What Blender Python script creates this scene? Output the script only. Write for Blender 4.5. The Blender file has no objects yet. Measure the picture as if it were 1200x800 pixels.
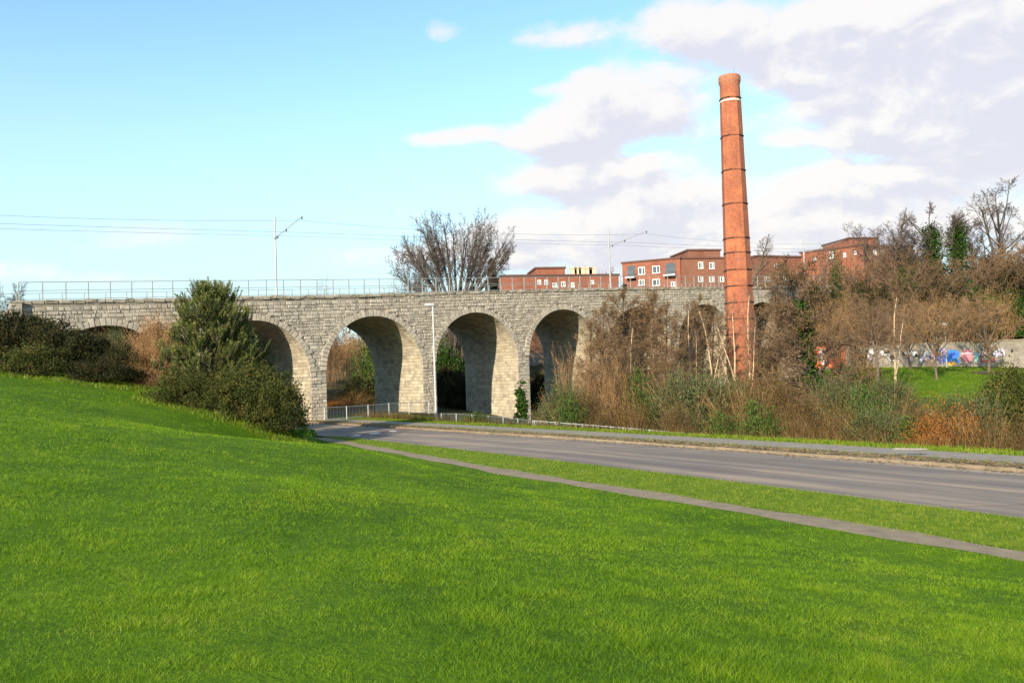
import bpy, math, random
import numpy as np
from mathutils import Vector, Matrix

# ------------------------------------------------------------------ camera
F = 1000.0                      # focal length in photo pixels (1200 wide)
EYE = 3.3
PITCH = math.radians(2.29)
ROLL = math.radians(1.9)
fw = np.array([0, math.cos(PITCH), math.sin(PITCH)])
up0 = np.array([0, -math.sin(PITCH), math.cos(PITCH)])
rt0 = np.array([1.0, 0, 0])
UP = up0 * math.cos(ROLL) + rt0 * math.sin(ROLL)
RT = rt0 * math.cos(ROLL) - up0 * math.sin(ROLL)
scene = bpy.context.scene
COL = scene.collection
cam_d = bpy.data.cameras.new('camera')
cam = bpy.data.objects.new('camera', cam_d)
COL.objects.link(cam)
cam_d.sensor_width = 36.0
cam_d.lens = 36.0 * F / 1200.0
cam_d.clip_start = 0.1
cam_d.clip_end = 8000
cam.matrix_world = Matrix(((RT[0], UP[0], -fw[0], 0), (RT[1], UP[1], -fw[1], 0), (RT[2], UP[2], -fw[2], EYE), (0, 0, 0, 1)))
scene.camera = cam


def ray(px, py):
    d = fw + RT * ((px - 600) / F) - UP * ((py - 400) / F)
    return d / d[1]


def P(px, py, Y):
    d = ray(px, py)
    return np.array([d[0] * Y, Y, EYE + d[2] * Y])


def G(px, py, z=0.0):
    d = ray(px, py)
    Y = (z - EYE) / d[2]
    return np.array([d[0] * Y, Y, z])


# ------------------------------------------------------------------ light
SUN_EL = math.radians(21)
LH = np.array([0.45, 0.893])     # where the light travels, seen from above
LD = Vector((LH[0] * math.cos(SUN_EL), LH[1] * math.cos(SUN_EL), -math.sin(SUN_EL)))
sd = bpy.data.lights.new('sun', 'SUN')
sd.energy = 4.6
sd.angle = math.radians(0.6)
sd.color = (1.0, 0.87, 0.68)
sun = bpy.data.objects.new('sun', sd)
COL.objects.link(sun)
sun.rotation_euler = LD.to_track_quat('-Z', 'Y').to_euler()
scene.view_settings.view_transform = 'Standard'
scene.view_settings.look = 'None'
scene.view_settings.gamma = 1
scene.view_settings.exposure = 0.95
scene.view_settings.use_curve_mapping = False
scene.render.engine = 'CYCLES'
scene.cycles.max_bounces = 6
scene.cycles.diffuse_bounces = 3
scene.cycles.glossy_bounces = 2
scene.cycles.transmission_bounces = 3
scene.cycles.transparent_max_bounces = 6
scene.cycles.use_denoising = True

# ------------------------------------------------------------------ sky
world = bpy.data.worlds.new('World')
scene.world = world
world.use_nodes = True
world.cycles.sampling_method = 'MANUAL'
world.cycles.sample_map_resolution = 256
wt = world.node_tree
wt.nodes.clear()


def nd(t, tree=wt, **kw):
    n = tree.nodes.new(t)
    for k, v in kw.items():
        setattr(n, k, v)
    return n


def mth(op, a, b=None, c=None, tree=wt, clamp=False):
    n = tree.nodes.new('ShaderNodeMath')
    n.operation = op
    n.use_clamp = clamp
    for i, v in enumerate((a, b, c)):
        if v is None:
            continue
        if isinstance(v, (int, float)):
            n.inputs[i].default_value = v
        else:
            tree.links.new(v, n.inputs[i])
    return n.outputs[0]


def smooth(v, a, b, tree=wt, lo=0.0, hi=1.0):
    n = tree.nodes.new('ShaderNodeMapRange')
    n.interpolation_type = 'SMOOTHSTEP'
    tree.links.new(v, n.inputs[0])
    n.inputs[1].default_value = a
    n.inputs[2].default_value = b
    n.inputs[3].default_value = lo
    n.inputs[4].default_value = hi
    return n.outputs[0]


def mixc(f, a, b, tree=wt, mode='MIX'):
    n = tree.nodes.new('ShaderNodeMix')
    n.data_type = 'RGBA'
    n.blend_type = mode
    if isinstance(f, (int, float)):
        n.inputs[0].default_value = f
    else:
        tree.links.new(f, n.inputs[0])
    for i, v in ((6, a), (7, b)):
        if isinstance(v, (tuple, list)):
            n.inputs[i].default_value = (*v[:3], 1)
        else:
            tree.links.new(v, n.inputs[i])
    return n.outputs[2]


tc = nd('ShaderNodeTexCoord')
sx = nd('ShaderNodeSeparateXYZ')
wt.links.new(tc.outputs['Generated'], sx.inputs[0])
AZ = mth('ARCTAN2', sx.outputs[0], sx.outputs[1])
EL = mth('ARCSINE', sx.outputs[2])


def azel(px, py):
    d = ray(px, py)
    d = d / np.linalg.norm(d)
    return math.atan2(d[0], d[1]), math.asin(d[2])


# (px, py, half width px, half height px, amount)
BLOBS = [(650, 158, 66, 24, 1.1), (705, 112, 40, 28, 1.0), (750, 132, 64, 22, .95), (700, 205, 95, 20, .75), (610, 215, 50, 14, .55),
         (690, 92, 20, 12, .4), (795, 55, 46, 30, .85), (865, 52, 50, 30, .85), (800, 15, 36, 14, .5), (760, 190, 60, 14, .4),
         (980, 40, 80, 40, .75), (1090, 62, 110, 46, .85), (1210, 60, 110, 70, .9), (930, 90, 40, 14, .35), (1050, 112, 80, 18, .5), (1180, 130, 80, 40, .7),
         (1110, 172, 90, 24, .6), (1022, 160, 30, 16, .7), (925, 163, 26, 7, .55), (1010, 212, 130, 14, .6), (900, 232, 110, 20, .45), (1180, 200, 80, 20, .4),
         (800, 232, 100, 22, .45), (690, 272, 120, 30, .6), (1000, 266, 210, 32, .65), (850, 292, 200, 28, .6), (520, 161, 44, 10, .55), (556, 154, 22, 6, .3),
         (522, 36, 26, 13, .45), (668, 42, 64, 17, .48), (625, 48, 18, 5, .3), (634, 106, 26, 7, .5), (615, 82, 14, 4, .3), (500, 250, 50, 16, .42), (560, 268, 70, 20, .42), (205, 272, 110, 20, .36), (430, 300, 80, 12, .3),
         (1110, 275, 120, 22, .35), (60, 322, 90, 10, .2), (600, 300, 120, 16, .3),
         (975, 132, 26, 6, -.2), (905, 120, 46, 13, -.38), (935, 186, 44, 7, -.3), (1075, 145, 30, 6, -.3), (760, 172, 30, 7, -.3), (900, 190, 50, 6, -.2), (985, 35, 12, 5, -.5), (300, 120, 260, 120, -.30), (600, 130, 30, 34, -.3), (840, 150, 60, 14, .25)]


def density(dE, dA):
    el = mth('ADD', EL, dE)
    az = mth('ADD', AZ, dA)
    cm = nd('ShaderNodeCombineXYZ')
    wt.links.new(mth('ADD', az, 3.7), cm.inputs[0])
    wt.links.new(mth('MULTIPLY', el, 1.7), cm.inputs[1])
    ns = nd('ShaderNodeTexNoise')
    ns.inputs['Scale'].default_value = 7.5
    ns.inputs['Detail'].default_value = 9
    ns.inputs['Roughness'].default_value = .6
    ns.inputs['Distortion'].default_value = .25
    wt.links.new(cm.outputs[0], ns.inputs['Vector'])
    n2 = nd('ShaderNodeTexNoise')
    n2.inputs['Scale'].default_value = 1.6
    n2.inputs['Detail'].default_value = 2
    wt.links.new(cm.outputs[0], n2.inputs['Vector'])
    tot = mth('MULTIPLY', mth('SUBTRACT', ns.outputs[0], .5), 2.35)
    tot = mth('ADD', tot, mth('MULTIPLY', mth('SUBTRACT', n2.outputs[0], .5), .15))
    bl = 0.0
    for (px, py, w, h, amp) in BLOBS:
        a0, e0 = azel(px, py)
        da = mth('MULTIPLY', mth('SUBTRACT', az, a0), F / w / 1.12)
        de = mth('MULTIPLY', mth('SUBTRACT', el, e0), F / h / 1.12)
        q = mth('ADD', mth('MULTIPLY', da, da), mth('MULTIPLY', de, de))
        g = mth('EXPONENT', mth('MULTIPLY', q, -1.0))
        bl = mth('MULTIPLY_ADD', g, amp, bl)
    tot = mth('ADD', tot, mth('MULTIPLY', mth('DIVIDE', bl, mth('MULTIPLY_ADD', mth('ABSOLUTE', bl), .8, 1.0)), 1.7))
    # outside the frame: broken cloud as in view
    side = smooth(mth('ABSOLUTE', AZ), .6, .95)
    return mth('MULTIPLY_ADD', side, .12, mth('SUBTRACT', tot, .27))


D0 = density(0.0, 0.0)
D1 = density(0.016, -0.010)
mask = smooth(D0, -.10, .50)
shade = smooth(mth('MULTIPLY_ADD', mth('SUBTRACT', D1, D0), 1.3, mth('MULTIPLY', D1, .62)), .0, .75)
cloud = mixc(shade, (.84, .80, .77), (.655, .64, .705))
sky = nd('ShaderNodeTexSky')
sky.sky_type = 'NISHITA'
sky.sun_disc = False
sky.sun_elevation = SUN_EL
sky.sun_rotation = math.atan2(-LH[0], -LH[1])
sky.air_density = 1.0
sky.dust_density = 0.4
sky.ozone_density = 1.0
skc = mixc(1.0, sky.outputs[0], (1.0, 1.0, 1.0), mode='MULTIPLY')
# the pale haze low over the horizon, the same all round
hz_f = smooth(EL, .42, .0)
SKY_S = 0.10
sc1 = mixc(1.0, skc, (SKY_S, SKY_S, SKY_S), mode='MULTIPLY')
sc1 = mixc(1.0, sc1, (1.25, 1.52, 1.55), mode='MULTIPLY')
sc2 = mixc(mth('MULTIPLY', hz_f, .94), sc1, (.36, .475, .51))
fin = mixc(mth('MULTIPLY', mask, .93), sc2, mixc(1.0, cloud, (.62, .62, .62), mode='MULTIPLY'))
bg = nd('ShaderNodeBackground')
bg.inputs[1].default_value = 1.0
wt.links.new(fin, bg.inputs[0])
wo = nd('ShaderNodeOutputWorld')
wt.links.new(bg.outputs[0], wo.inputs[0])


# ------------------------------------------------------------------ helpers
def tag(o, label=None, cat=None, group=None, kind=None):
    if label: o['label'] = label
    if cat: o['category'] = cat
    if group: o['group'] = group
    if kind: o['kind'] = kind
    return o


def empty(name, loc=(0, 0, 0), rz=0):
    o = bpy.data.objects.new(name, None)
    o.location = [float(v) for v in loc]
    o.rotation_euler = (0, 0, rz)
    COL.objects.link(o)
    return o


def mkmesh(name, V, faces, tint=None, smooth_=False):
    """V (n,3); faces: list of int arrays (m,k)."""
    V = np.asarray(V, dtype=np.float32)
    me = bpy.data.meshes.new(name)
    me.vertices.add(len(V))
    me.vertices.foreach_set('co', V.ravel())
    faces = [np.asarray(f, dtype=np.int32) for f in faces if len(f)]
    loops = np.concatenate([f.ravel() for f in faces])
    tot = np.concatenate([np.full(len(f), f.shape[1], dtype=np.int32) for f in faces])
    start = np.concatenate([[0], np.cumsum(tot)[:-1]]).astype(np.int32)
    me.loops.add(len(loops))
    me.loops.foreach_set('vertex_index', loops)
    me.polygons.add(len(tot))
    me.polygons.foreach_set('loop_start', start)
    me.polygons.foreach_set('loop_total', tot)
    me.polygons.foreach_set('use_smooth', np.full(len(tot), bool(smooth_)))
    if tint is not None:
        at = me.attributes.new('tint', 'FLOAT', 'POINT')
        at.data.foreach_set('value', np.asarray(tint, dtype=np.float32))
    me.update(calc_edges=True)
    return me


def obj(name, me, mat, parent=None, loc=None):
    o = bpy.data.objects.new(name, me)
    if mat is not None and len(me.materials) == 0:
        me.materials.append(mat)
    if parent is not None: o.parent = parent
    if loc is not None: o.location = [float(v) for v in loc]
    COL.objects.link(o)
    return o


def children(o): return [c for c in bpy.data.objects if c.parent == o]


class MB:
    """collects shapes into one mesh"""
    def __init__(s): s.V = []; s.Q = []; s.T = []; s.N = []; s.n = 0; s.tn = []

    def add(s, V, quads=(), tris=(), ngons=(), tint=.5):
        V = np.asarray(V, dtype=float).reshape(-1, 3)
        if len(quads): s.Q.append(np.asarray(quads).reshape(-1, 4) + s.n)
        if len(tris): s.T.append(np.asarray(tris).reshape(-1, 3) + s.n)
        for g in ngons: s.N.append(np.asarray([g]) + s.n)
        s.V.append(V); s.n += len(V)
        s.tn.append(np.broadcast_to(np.asarray(tint, dtype=float), (len(V),)).copy())

    def box(s, c, h, ax=None, tint=.5, taper=0.0):
        c = np.asarray(c, float)
        ax = np.eye(3) if ax is None else np.asarray(ax, float)
        v = []
        for k in (-1, 1):
            t = 1 - taper if k == 1 else 1
            for (i, j) in ((-1, -1), (1, -1), (1, 1), (-1, 1)):
                v.append(c + ax[0] * h[0] * i * t + ax[1] * h[1] * j * t + ax[2] * h[2] * k)
        s.add(v, quads=[(0, 3, 2, 1), (4, 5, 6, 7), (0, 1, 5, 4), (1, 2, 6, 5), (2, 3, 7, 6), (3, 0, 4, 7)], tint=tint)

    def tube(s, p0, p1, r0, r1=None, n=8, cap=True, tint=.5):
        r1 = r0 if r1 is None else r1
        V, Q = tubes(np.array([p0], float), np.array([p1], float), np.array([r0]), np.array([r1]), n)
        ng = [list(range(n - 1, -1, -1)), list(range(n, 2 * n))] if cap else []
        s.add(V, quads=Q, ngons=ng, tint=tint)

    def lathe(s, prof, n=12, c=(0, 0, 0), rot=0, tint=.5):
        V = []; Q = []
        for (r, z) in prof:
            for i in range(n):
                a = rot + 2 * math.pi * i / n
                V.append((c[0] + r * math.cos(a), c[1] + r * math.sin(a), c[2] + z))
        for k in range(len(prof) - 1):
            for i in range(n):
                j = (i + 1) % n
                Q.append((k * n + i, k * n + j, (k + 1) * n + j, (k + 1) * n + i))
        m = len(prof) - 1
        s.add(V, quads=Q, ngons=[list(range(n - 1, -1, -1)), [m * n + i for i in range(n)]], tint=tint)

    def mesh(s, name):
        fs = []
        if s.Q: fs.append(np.concatenate(s.Q))
        if s.T: fs.append(np.concatenate(s.T))
        fs += s.N
        return mkmesh(name, np.concatenate(s.V), fs, np.concatenate(s.tn))

    def build(s, name, mat, parent=None, loc=None): return obj(name, s.mesh(name), mat, parent, loc)


def tubes(P0, P1, R0, R1, n):
    N = len(P0)
    d = P1 - P0
    d = d / (np.linalg.norm(d, axis=1, keepdims=True) + 1e-9)
    ref = np.where(np.abs(d[:, 2:3]) < .9, np.array([[0, 0, 1.0]]), np.array([[1.0, 0, 0]]))
    a = np.cross(d, ref); a /= np.linalg.norm(a, axis=1, keepdims=True) + 1e-9
    b = np.cross(d, a)
    ang = np.arange(n) * 2 * math.pi / n
    off = a[:, None, :] * np.cos(ang)[None, :, None] + b[:, None, :] * np.sin(ang)[None, :, None]
    V = np.concatenate([P0[:, None] + off * R0[:, None, None], P1[:, None] + off * R1[:, None, None]], axis=1).reshape(-1, 3)
    base = (np.arange(N) * 2 * n)[:, None]
    i = np.arange(n); j = (i + 1) % n
    q = np.stack([i, i + n, j + n, j], axis=1)
    Q = (base[:, None, :] + q[None]).reshape(-1, 4)
    return V, Q


def boxes(C, AX, H, inset, jit, rng):
    """batch of stones. C (N,3), AX (N,3,3) rows = length, height, outward; H (N,3) halves. front face inset."""
    N = len(C)
    sg = np.array([(-1, -1), (1, -1), (1, 1), (-1, 1)], float)
    back = C[:, None] + AX[:, None, 0] * (sg[None, :, 0:1] * H[:, None, 0:1]) + AX[:, None, 1] * (sg[None, :, 1:2] * H[:, None, 1:2]) - AX[:, None, 2] * H[:, None, 2:3]
    mid = back + AX[:, None, 2] * (H[:, None, 2:3] * 1.2)
    h0 = np.maximum(H[:, 0:1] - inset, .02)[:, None]; h1 = np.maximum(H[:, 1:2] - inset, .02)[:, None]
    fr = C[:, None] + AX[:, None, 0] * (sg[None, :, 0:1] * h0) + AX[:, None, 1] * (sg[None, :, 1:2] * h1) + AX[:, None, 2] * (H[:, None, 2:3] + rng.normal(0, jit, (N, 4, 1)))
    V = np.concatenate([back, mid, fr], axis=1).reshape(-1, 3)
    q = [(8, 9, 10, 11)]
    for o in (0, 4):
        for i in range(4):
            j = (i + 1) % 4
            q.append((o + i, o + j, o + 4 + j, o + 4 + i))
    Q = ((np.arange(N) * 12)[:, None, None] + np.array(q)[None]).reshape(-1, 4)
    return V, Q


# ------------------------------------------------------------------ materials
def mat(name):
    m = bpy.data.materials.new(name)
    m.use_nodes = True
    nt = m.node_tree
    b = nt.nodes['Principled BSDF']
    return m, nt, b


def noise(nt, vec, scale, detail=3, rough=.55, dist=0):
    n = nt.nodes.new('ShaderNodeTexNoise')
    n.inputs['Scale'].default_value = scale
    n.inputs['Detail'].default_value = detail
    n.inputs['Roughness'].default_value = rough
    n.inputs['Distortion'].default_value = dist
    if vec is not None: nt.links.new(vec, n.inputs['Vector'])
    return n.outputs[0]


def ramp(nt, fac, stops):
    r = nt.nodes.new('ShaderNodeValToRGB')
    while len(r.color_ramp.elements) > 1: r.color_ramp.elements.remove(r.color_ramp.elements[-1])
    r.color_ramp.elements[0].position = stops[0][0]
    r.color_ramp.elements[0].color = (*stops[0][1], 1)
    for p, c in stops[1:]:
        e = r.color_ramp.elements.new(p); e.color = (*c, 1)
    nt.links.new(fac, r.inputs[0])
    return r.outputs[0]


def geo(nt): return nt.nodes.new('ShaderNodeNewGeometry').outputs['Position']


def attr(nt, name='tint'):
    a = nt.nodes.new('ShaderNodeAttribute'); a.attribute_name = name
    return a.outputs['Fac']


def bump(nt, b, h, dist=.02, strength=.6):
    n = nt.nodes.new('ShaderNodeBump')
    n.inputs['Strength'].default_value = strength
    n.inputs['Distance'].default_value = dist
    nt.links.new(h, n.inputs['Height'])
    nt.links.new(n.outputs[0], b.inputs['Normal'])


def leafmat(name, stops, trans=.25, rough=.6, patch=1.1, patchscale=1.5):
    m, nt, b = mat(name)
    t = attr(nt)
    n = noise(nt, geo(nt), patchscale, 2)
    f = mth('ADD', mth('MULTIPLY', t, .75), mth('MULTIPLY', mth('SUBTRACT', n, .38, tree=nt), patch, tree=nt), tree=nt) if False else None
    a = mth('MULTIPLY', t, .7, tree=nt)
    c = mth('MULTIPLY', mth('SUBTRACT', n, .38, tree=nt), patch, tree=nt)
    f = mth('ADD', a, c, tree=nt, clamp=True)
    col = ramp(nt, f, stops)
    nt.links.new(col, b.inputs['Base Color'])
    b.inputs['Roughness'].default_value = rough
    b.inputs['Specular IOR Level'].default_value = .08
    if trans:
        tr = nt.nodes.new('ShaderNodeBsdfTranslucent')
        nt.links.new(col, tr.inputs[0])
        mx = nt.nodes.new('ShaderNodeMixShader')
        mx.inputs[0].default_value = trans
        nt.links.new(b.outputs[0], mx.inputs[1]); nt.links.new(tr.outputs[0], mx.inputs[2])
        nt.links.new(mx.outputs[0], nt.nodes['Material Output'].inputs[0])
    return m


def plain(name, c, rough=.6, metal=0, var=.15, scale=6):
    m, nt, b = mat(name)
    n = noise(nt, geo(nt), scale, 4)
    col = ramp(nt, n, [(.25, tuple(v * (1 - var) for v in c)), (.75, tuple(min(1, v * (1 + var)) for v in c))])
    nt.links.new(col, b.inputs['Base Color'])
    b.inputs['Roughness'].default_value = rough
    b.inputs['Metallic'].default_value = metal
    return m


M = {}


def make_materials():
    # lawn soil-level grass
    m, nt, b = mat('lawn_grass')
    g = geo(nt)
    big = noise(nt, g, .35, 3, .6); fine = noise(nt, g, 9, 5, .7)
    f = mth('ADD', mth('MULTIPLY', big, .55, tree=nt), mth('MULTIPLY', fine, .45, tree=nt), tree=nt)
    col = ramp(nt, f, [(.30, (.028, .066, .001)), (.48, (.064, .128, .002)), (.62, (.105, .178, .004)), (.75, (.14, .20, .01))])
    # bare and brown ground away from the lawn
    sep = nt.nodes.new('ShaderNodeAttribute'); sep.attribute_name = 'soil'
    br = ramp(nt, noise(nt, g, 1.3, 5, .65), [(.3, (.018, .016, .008)), (.5, (.05, .045, .015)), (.7, (.10, .075, .03))])
    col2 = mixc(sep.outputs['Fac'], col, br, tree=nt)
    nt.links.new(col2, b.inputs['Base Color'])
    b.inputs['Roughness'].default_value = .9
    b.inputs['Specular IOR Level'].default_value = .1
    bump(nt, b, fine, .05, .8)
    M['lawn'] = m
    # grass blades
    def blades(name, stops):
        m, nt, b = mat(name)
        g = geo(nt)
        n = noise(nt, g, .42, 2, .55); n2 = noise(nt, g, 2.6, 3, .6)
        f = mth('ADD', mth('MULTIPLY', attr(nt), .36, tree=nt), mth('ADD', mth('MULTIPLY', n, .62, tree=nt), mth('MULTIPLY', n2, .95, tree=nt), tree=nt), tree=nt)
        f = mth('MULTIPLY', mth('SUBTRACT', f, .47, tree=nt), 1.0, tree=nt, clamp=True)
        col = ramp(nt, f, stops)
        b.inputs['Roughness'].default_value = .5
        b.inputs['Specular IOR Level'].default_value = .25
        nt.links.new(col, b.inputs['Base Color'])
        tr = nt.nodes.new('ShaderNodeBsdfTranslucent'); nt.links.new(col, tr.inputs[0])
        mx = nt.nodes.new('ShaderNodeMixShader'); mx.inputs[0].default_value = .3
        nt.links.new(b.outputs[0], mx.inputs[1]); nt.links.new(tr.outputs[0], mx.inputs[2])
        nt.links.new(mx.outputs[0], nt.nodes['Material Output'].inputs[0])
        return m
    M['blade'] = blades('grass_blade', [(.04, (.030, .080, .001)), (.30, (.088, .178, .002)), (.54, (.148, .262, .004)), (.80, (.235, .33, .012)), (1, (.33, .29, .06))])
    M['verge_blade'] = blades('verge_blade', [(.05, (.04, .09, .004)), (.36, (.105, .175, .007)), (.62, (.18, .235, .014)), (1, (.30, .27, .06))])
    m, nt, b = mat('verge_turf')
    f = noise(nt, geo(nt), 3.5, 5, .7)
    nt.links.new(ramp(nt, f, [(.3, (.05, .10, .006)), (.5, (.115, .175, .010)), (.7, (.19, .22, .022))]), b.inputs['Base Color']); b.inputs['Roughness'].default_value = .95
    b.inputs['Specular IOR Level'].default_value = .1
    M['verge'] = m
    # stone
    m, nt, b = mat('limestone')
    g = geo(nt)
    t = attr(nt)
    n = noise(nt, g, 2.2, 5, .65); n2 = noise(nt, g, 14, 4, .7); n3 = noise(nt, g, .16, 3, .6)
    f = mth('ADD', mth('MULTIPLY', t, .30, tree=nt), mth('MULTIPLY', n, .75, tree=nt), tree=nt)
    col = ramp(nt, f, [(.14, (.14, .124, .100)), (.38, (.268, .238, .188)), (.58, (.375, .332, .262)), (.84, (.52, .465, .375))])
    st = smooth(n2, .62, .75, tree=nt)
    col = mixc(mth('MULTIPLY', st, .45, tree=nt), col, (.09, .08, .065), tree=nt)
    warm = smooth(n3, .45, .65, tree=nt)
    col = mixc(mth('MULTIPLY', warm, .22, tree=nt), col, (.31, .25, .17), tree=nt)
    mps = nt.nodes.new('ShaderNodeMapping'); nt.links.new(g, mps.inputs[0]); mps.inputs['Scale'].default_value = (.9, .9, .16)
    soot = smooth(noise(nt, mps.outputs[0], 1.3, 5, .7), .56, .74, tree=nt)
    col = mixc(mth('MULTIPLY', soot, .6, tree=nt), col, (.07, .066, .058), tree=nt)
    nt.links.new(col, b.inputs['Base Color'])
    b.inputs['Roughness'].default_value = .9
    bump(nt, b, mth('ADD', n2, n, tree=nt), .03, .8)
    M['stone'] = m
    m, nt, b = mat('arch_lining_stone')
    g = geo(nt)
    t = attr(nt)
    n = noise(nt, g, 1.2, 5, .65); n2 = noise(nt, g, 14, 4, .7)
    f = mth('ADD', mth('MULTIPLY', t, .28, tree=nt), mth('MULTIPLY', n, .75, tree=nt), tree=nt)
    col = ramp(nt, f, [(.2, (.17, .15, .115)), (.45, (.32, .275, .20)), (.65, (.43, .375, .27)), (.9, (.52, .46, .34))])
    col = mixc(mth('MULTIPLY', smooth(n2, .6, .75, tree=nt), .35, tree=nt), col, (.16, .13, .09), tree=nt)
    nt.links.new(col, b.inputs['Base Color'])
    b.inputs['Roughness'].default_value = .92
    bump(nt, b, n2, .03, .7)
    M['lining'] = m
    M['mortar'] = plain('mortar', (.20, .17, .13), .95, 0, .35, 5)
    M['dark_stone'] = plain('coping_stone_weathered', (.22, .19, .13), .95, 0, .5, 5)
    # brick chimney
    m, nt, b = mat('chimney_brick')
    tcn = nt.nodes.new('ShaderNodeTexCoord')
    s = nt.nodes.new('ShaderNodeSeparateXYZ'); nt.links.new(tcn.outputs['Object'], s.inputs[0])
    ang = mth('ARCTAN2', s.outputs[1], s.outputs[0], tree=nt)
    cm = nt.nodes.new('ShaderNodeCombineXYZ')
    nt.links.new(mth('MULTIPLY', ang, 1.55, tree=nt), cm.inputs[0]); nt.links.new(s.outputs[2], cm.inputs[1])
    br = nt.nodes.new('ShaderNodeTexBrick')
    br.inputs['Scale'].default_value = 1.0
    br.inputs['Brick Width'].default_value = .23; br.inputs['Row Height'].default_value = .078
    br.inputs['Mortar Size'].default_value = .006
    br.inputs['Color1'].default_value = (.37, .098, .036, 1); br.inputs['Color2'].default_value = (.22, .052, .024, 1)
    br.inputs['Mortar'].default_value = (.30, .17, .11, 1)
    nt.links.new(cm.outputs[0], br.inputs['Vector'])
    g = geo(nt)
    n = noise(nt, g, .6, 5, .65); n2 = noise(nt, g, 5, 5, .75)
    c = mixc(smooth(n, .45, .72, tree=nt), br.outputs[0], (.40, .135, .055), tree=nt)
    c = mixc(mth('MULTIPLY', smooth(n2, .52, .66, tree=nt), .6, tree=nt), c, (.20, .07, .04), tree=nt)
    c = mixc(mth('MULTIPLY', smooth(noise(nt, g, 9, 4, .7), .60, .70, tree=nt), .5, tree=nt), c, (.48, .33, .22), tree=nt)
    mpc = nt.nodes.new('ShaderNodeMapping'); nt.links.new(cm.outputs[0], mpc.inputs[0]); mpc.inputs['Scale'].default_value = (1.0, .14, 1)
    stk = noise(nt, mpc.outputs[0], 1.6, 5, .7)
    c = mixc(mth('MULTIPLY', smooth(stk, .56, .72, tree=nt), .4, tree=nt), c, (.40, .25, .15), tree=nt)
    c = mixc(mth('MULTIPLY', smooth(stk, .47, .33, tree=nt), .7, tree=nt), c, (.17, .05, .03), tree=nt)
    # the shaft turns darker red towards its base
    hi = smooth(s.outputs[2], 14, 1, tree=nt)
    c = mixc(mth('MULTIPLY', hi, .5, tree=nt), c, (.16, .05, .03), tree=nt)
    nt.links.new(c, b.inputs['Base Color']); b.inputs['Roughness'].default_value = .9
    bump(nt, b, br.outputs[1], -.01, .5)
    M['brick'] = m
    M['brick_cap'] = plain('cap_brick', (.33, .13, .07), .9, 0, .35, 5)
    M['white_ring'] = plain('white_paint_ring', (.50, .45, .38), .8, 0, .5, 5)
    M['iron_lit'] = plain('rusted_iron_lit', (.20, .065, .035), .9, 0, .5, 5)  # lighter strap iron: light on the chimney's front face put into the colour
    M['iron'] = plain('rusted_iron', (.045, .028, .022), .8, .2, .4, 5)
    # building brick
    def wallbrick(name, c1, c2):
        m, nt, b = mat(name)
        tcn = nt.nodes.new('ShaderNodeTexCoord')
        s = nt.nodes.new('ShaderNodeSeparateXYZ'); nt.links.new(tcn.outputs['Object'], s.inputs[0])
        cm = nt.nodes.new('ShaderNodeCombineXYZ')
        nt.links.new(mth('ADD', s.outputs[0], s.outputs[1], tree=nt), cm.inputs[0]); nt.links.new(s.outputs[2], cm.inputs[1])
        br = nt.nodes.new('ShaderNodeTexBrick'); br.inputs['Scale'].default_value = 1
        br.inputs['Brick Width'].default_value = .46; br.inputs['Row Height'].default_value = .16; br.inputs['Mortar Size'].default_value = .012
        br.inputs['Color1'].default_value = (*c1, 1); br.inputs['Color2'].default_value = (*c2, 1); br.inputs['Mortar'].default_value = (.28, .16, .1, 1)
        nt.links.new(cm.outputs[0], br.inputs['Vector'])
        n = noise(nt, geo(nt), .5, 5, .6)
        c = mixc(smooth(n, .4, .7, tree=nt), br.outputs[0], tuple(v * .72 for v in c1), tree=nt)
        nt.links.new(c, b.inputs['Base Color']); b.inputs['Roughness'].default_value = .9
        return m
    M['wallbrick'] = wallbrick('apartment_brick', (.255, .080, .042), (.18, .055, .032))
    M['wallbrick_dark'] = wallbrick('apartment_brick_brown', (.20, .075, .042), (.15, .055, .033))
    M['roofdark'] = plain('roof_edge', (.10, .045, .03), .8)
    M['cream'] = plain('cream_render', (.55, .42, .26), .8)
    M['window_white'] = plain('white_window_frame', (.75, .75, .72), .5)
    M['tan_render'] = plain('tan_render', (.50, .34, .18), .9)
    m, nt, b = mat('window_glass')
    b.inputs['Base Color'].default_value = (.06, .075, .09, 1); b.inputs['Roughness'].default_value = .12; b.inputs['Specular IOR Level'].default_value = .7
    M['glass'] = m
    # road concrete
    m, nt, b = mat('road_concrete')
    g = geo(nt)
    cmb = nt.nodes.new('ShaderNodeCombineXYZ')
    nt.links.new(mth('MULTIPLY', attr(nt, 'across'), 5.5, tree=nt), cmb.inputs[0])
    nt.links.new(mth('MULTIPLY', attr(nt, 'along'), .045, tree=nt), cmb.inputs[1])
    st = noise(nt, cmb.outputs[0], 1.6, 4, .55, .1)
    n = noise(nt, g, 30, 3, .7); n2 = noise(nt, g, .5, 4, .6)
    f = mth('ADD', mth('MULTIPLY', st, .8, tree=nt), mth('MULTIPLY', n2, .2, tree=nt), tree=nt)
    f = mth('ADD', f, mth('MULTIPLY', mth('SUBTRACT', attr(nt), .5, tree=nt), .10, tree=nt), tree=nt)
    col = ramp(nt, f, [(.34, (.130, .100, .082)), (.49, (.185, .145, .115)), (.62, (.30, .225, .155))])
    col = mixc(mth('MULTIPLY', smooth(n, .55, .75, tree=nt), .25, tree=nt), col, (.24, .21, .19), tree=nt)
    nt.links.new(col, b.inputs['Base Color']); b.inputs['Roughness'].default_value = .85
    bump(nt, b, n, .004, .4)
    M['road'] = m
    M['joint'] = plain('joint_tar', (.025, .023, .022), .8)
    M['path'] = plain('path_concrete', (.225, .168, .105), .9, 0, .25, 3)
    M['path2'] = plain('footway_concrete', (.24, .20, .155), .9, 0, .22, 2)
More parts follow.
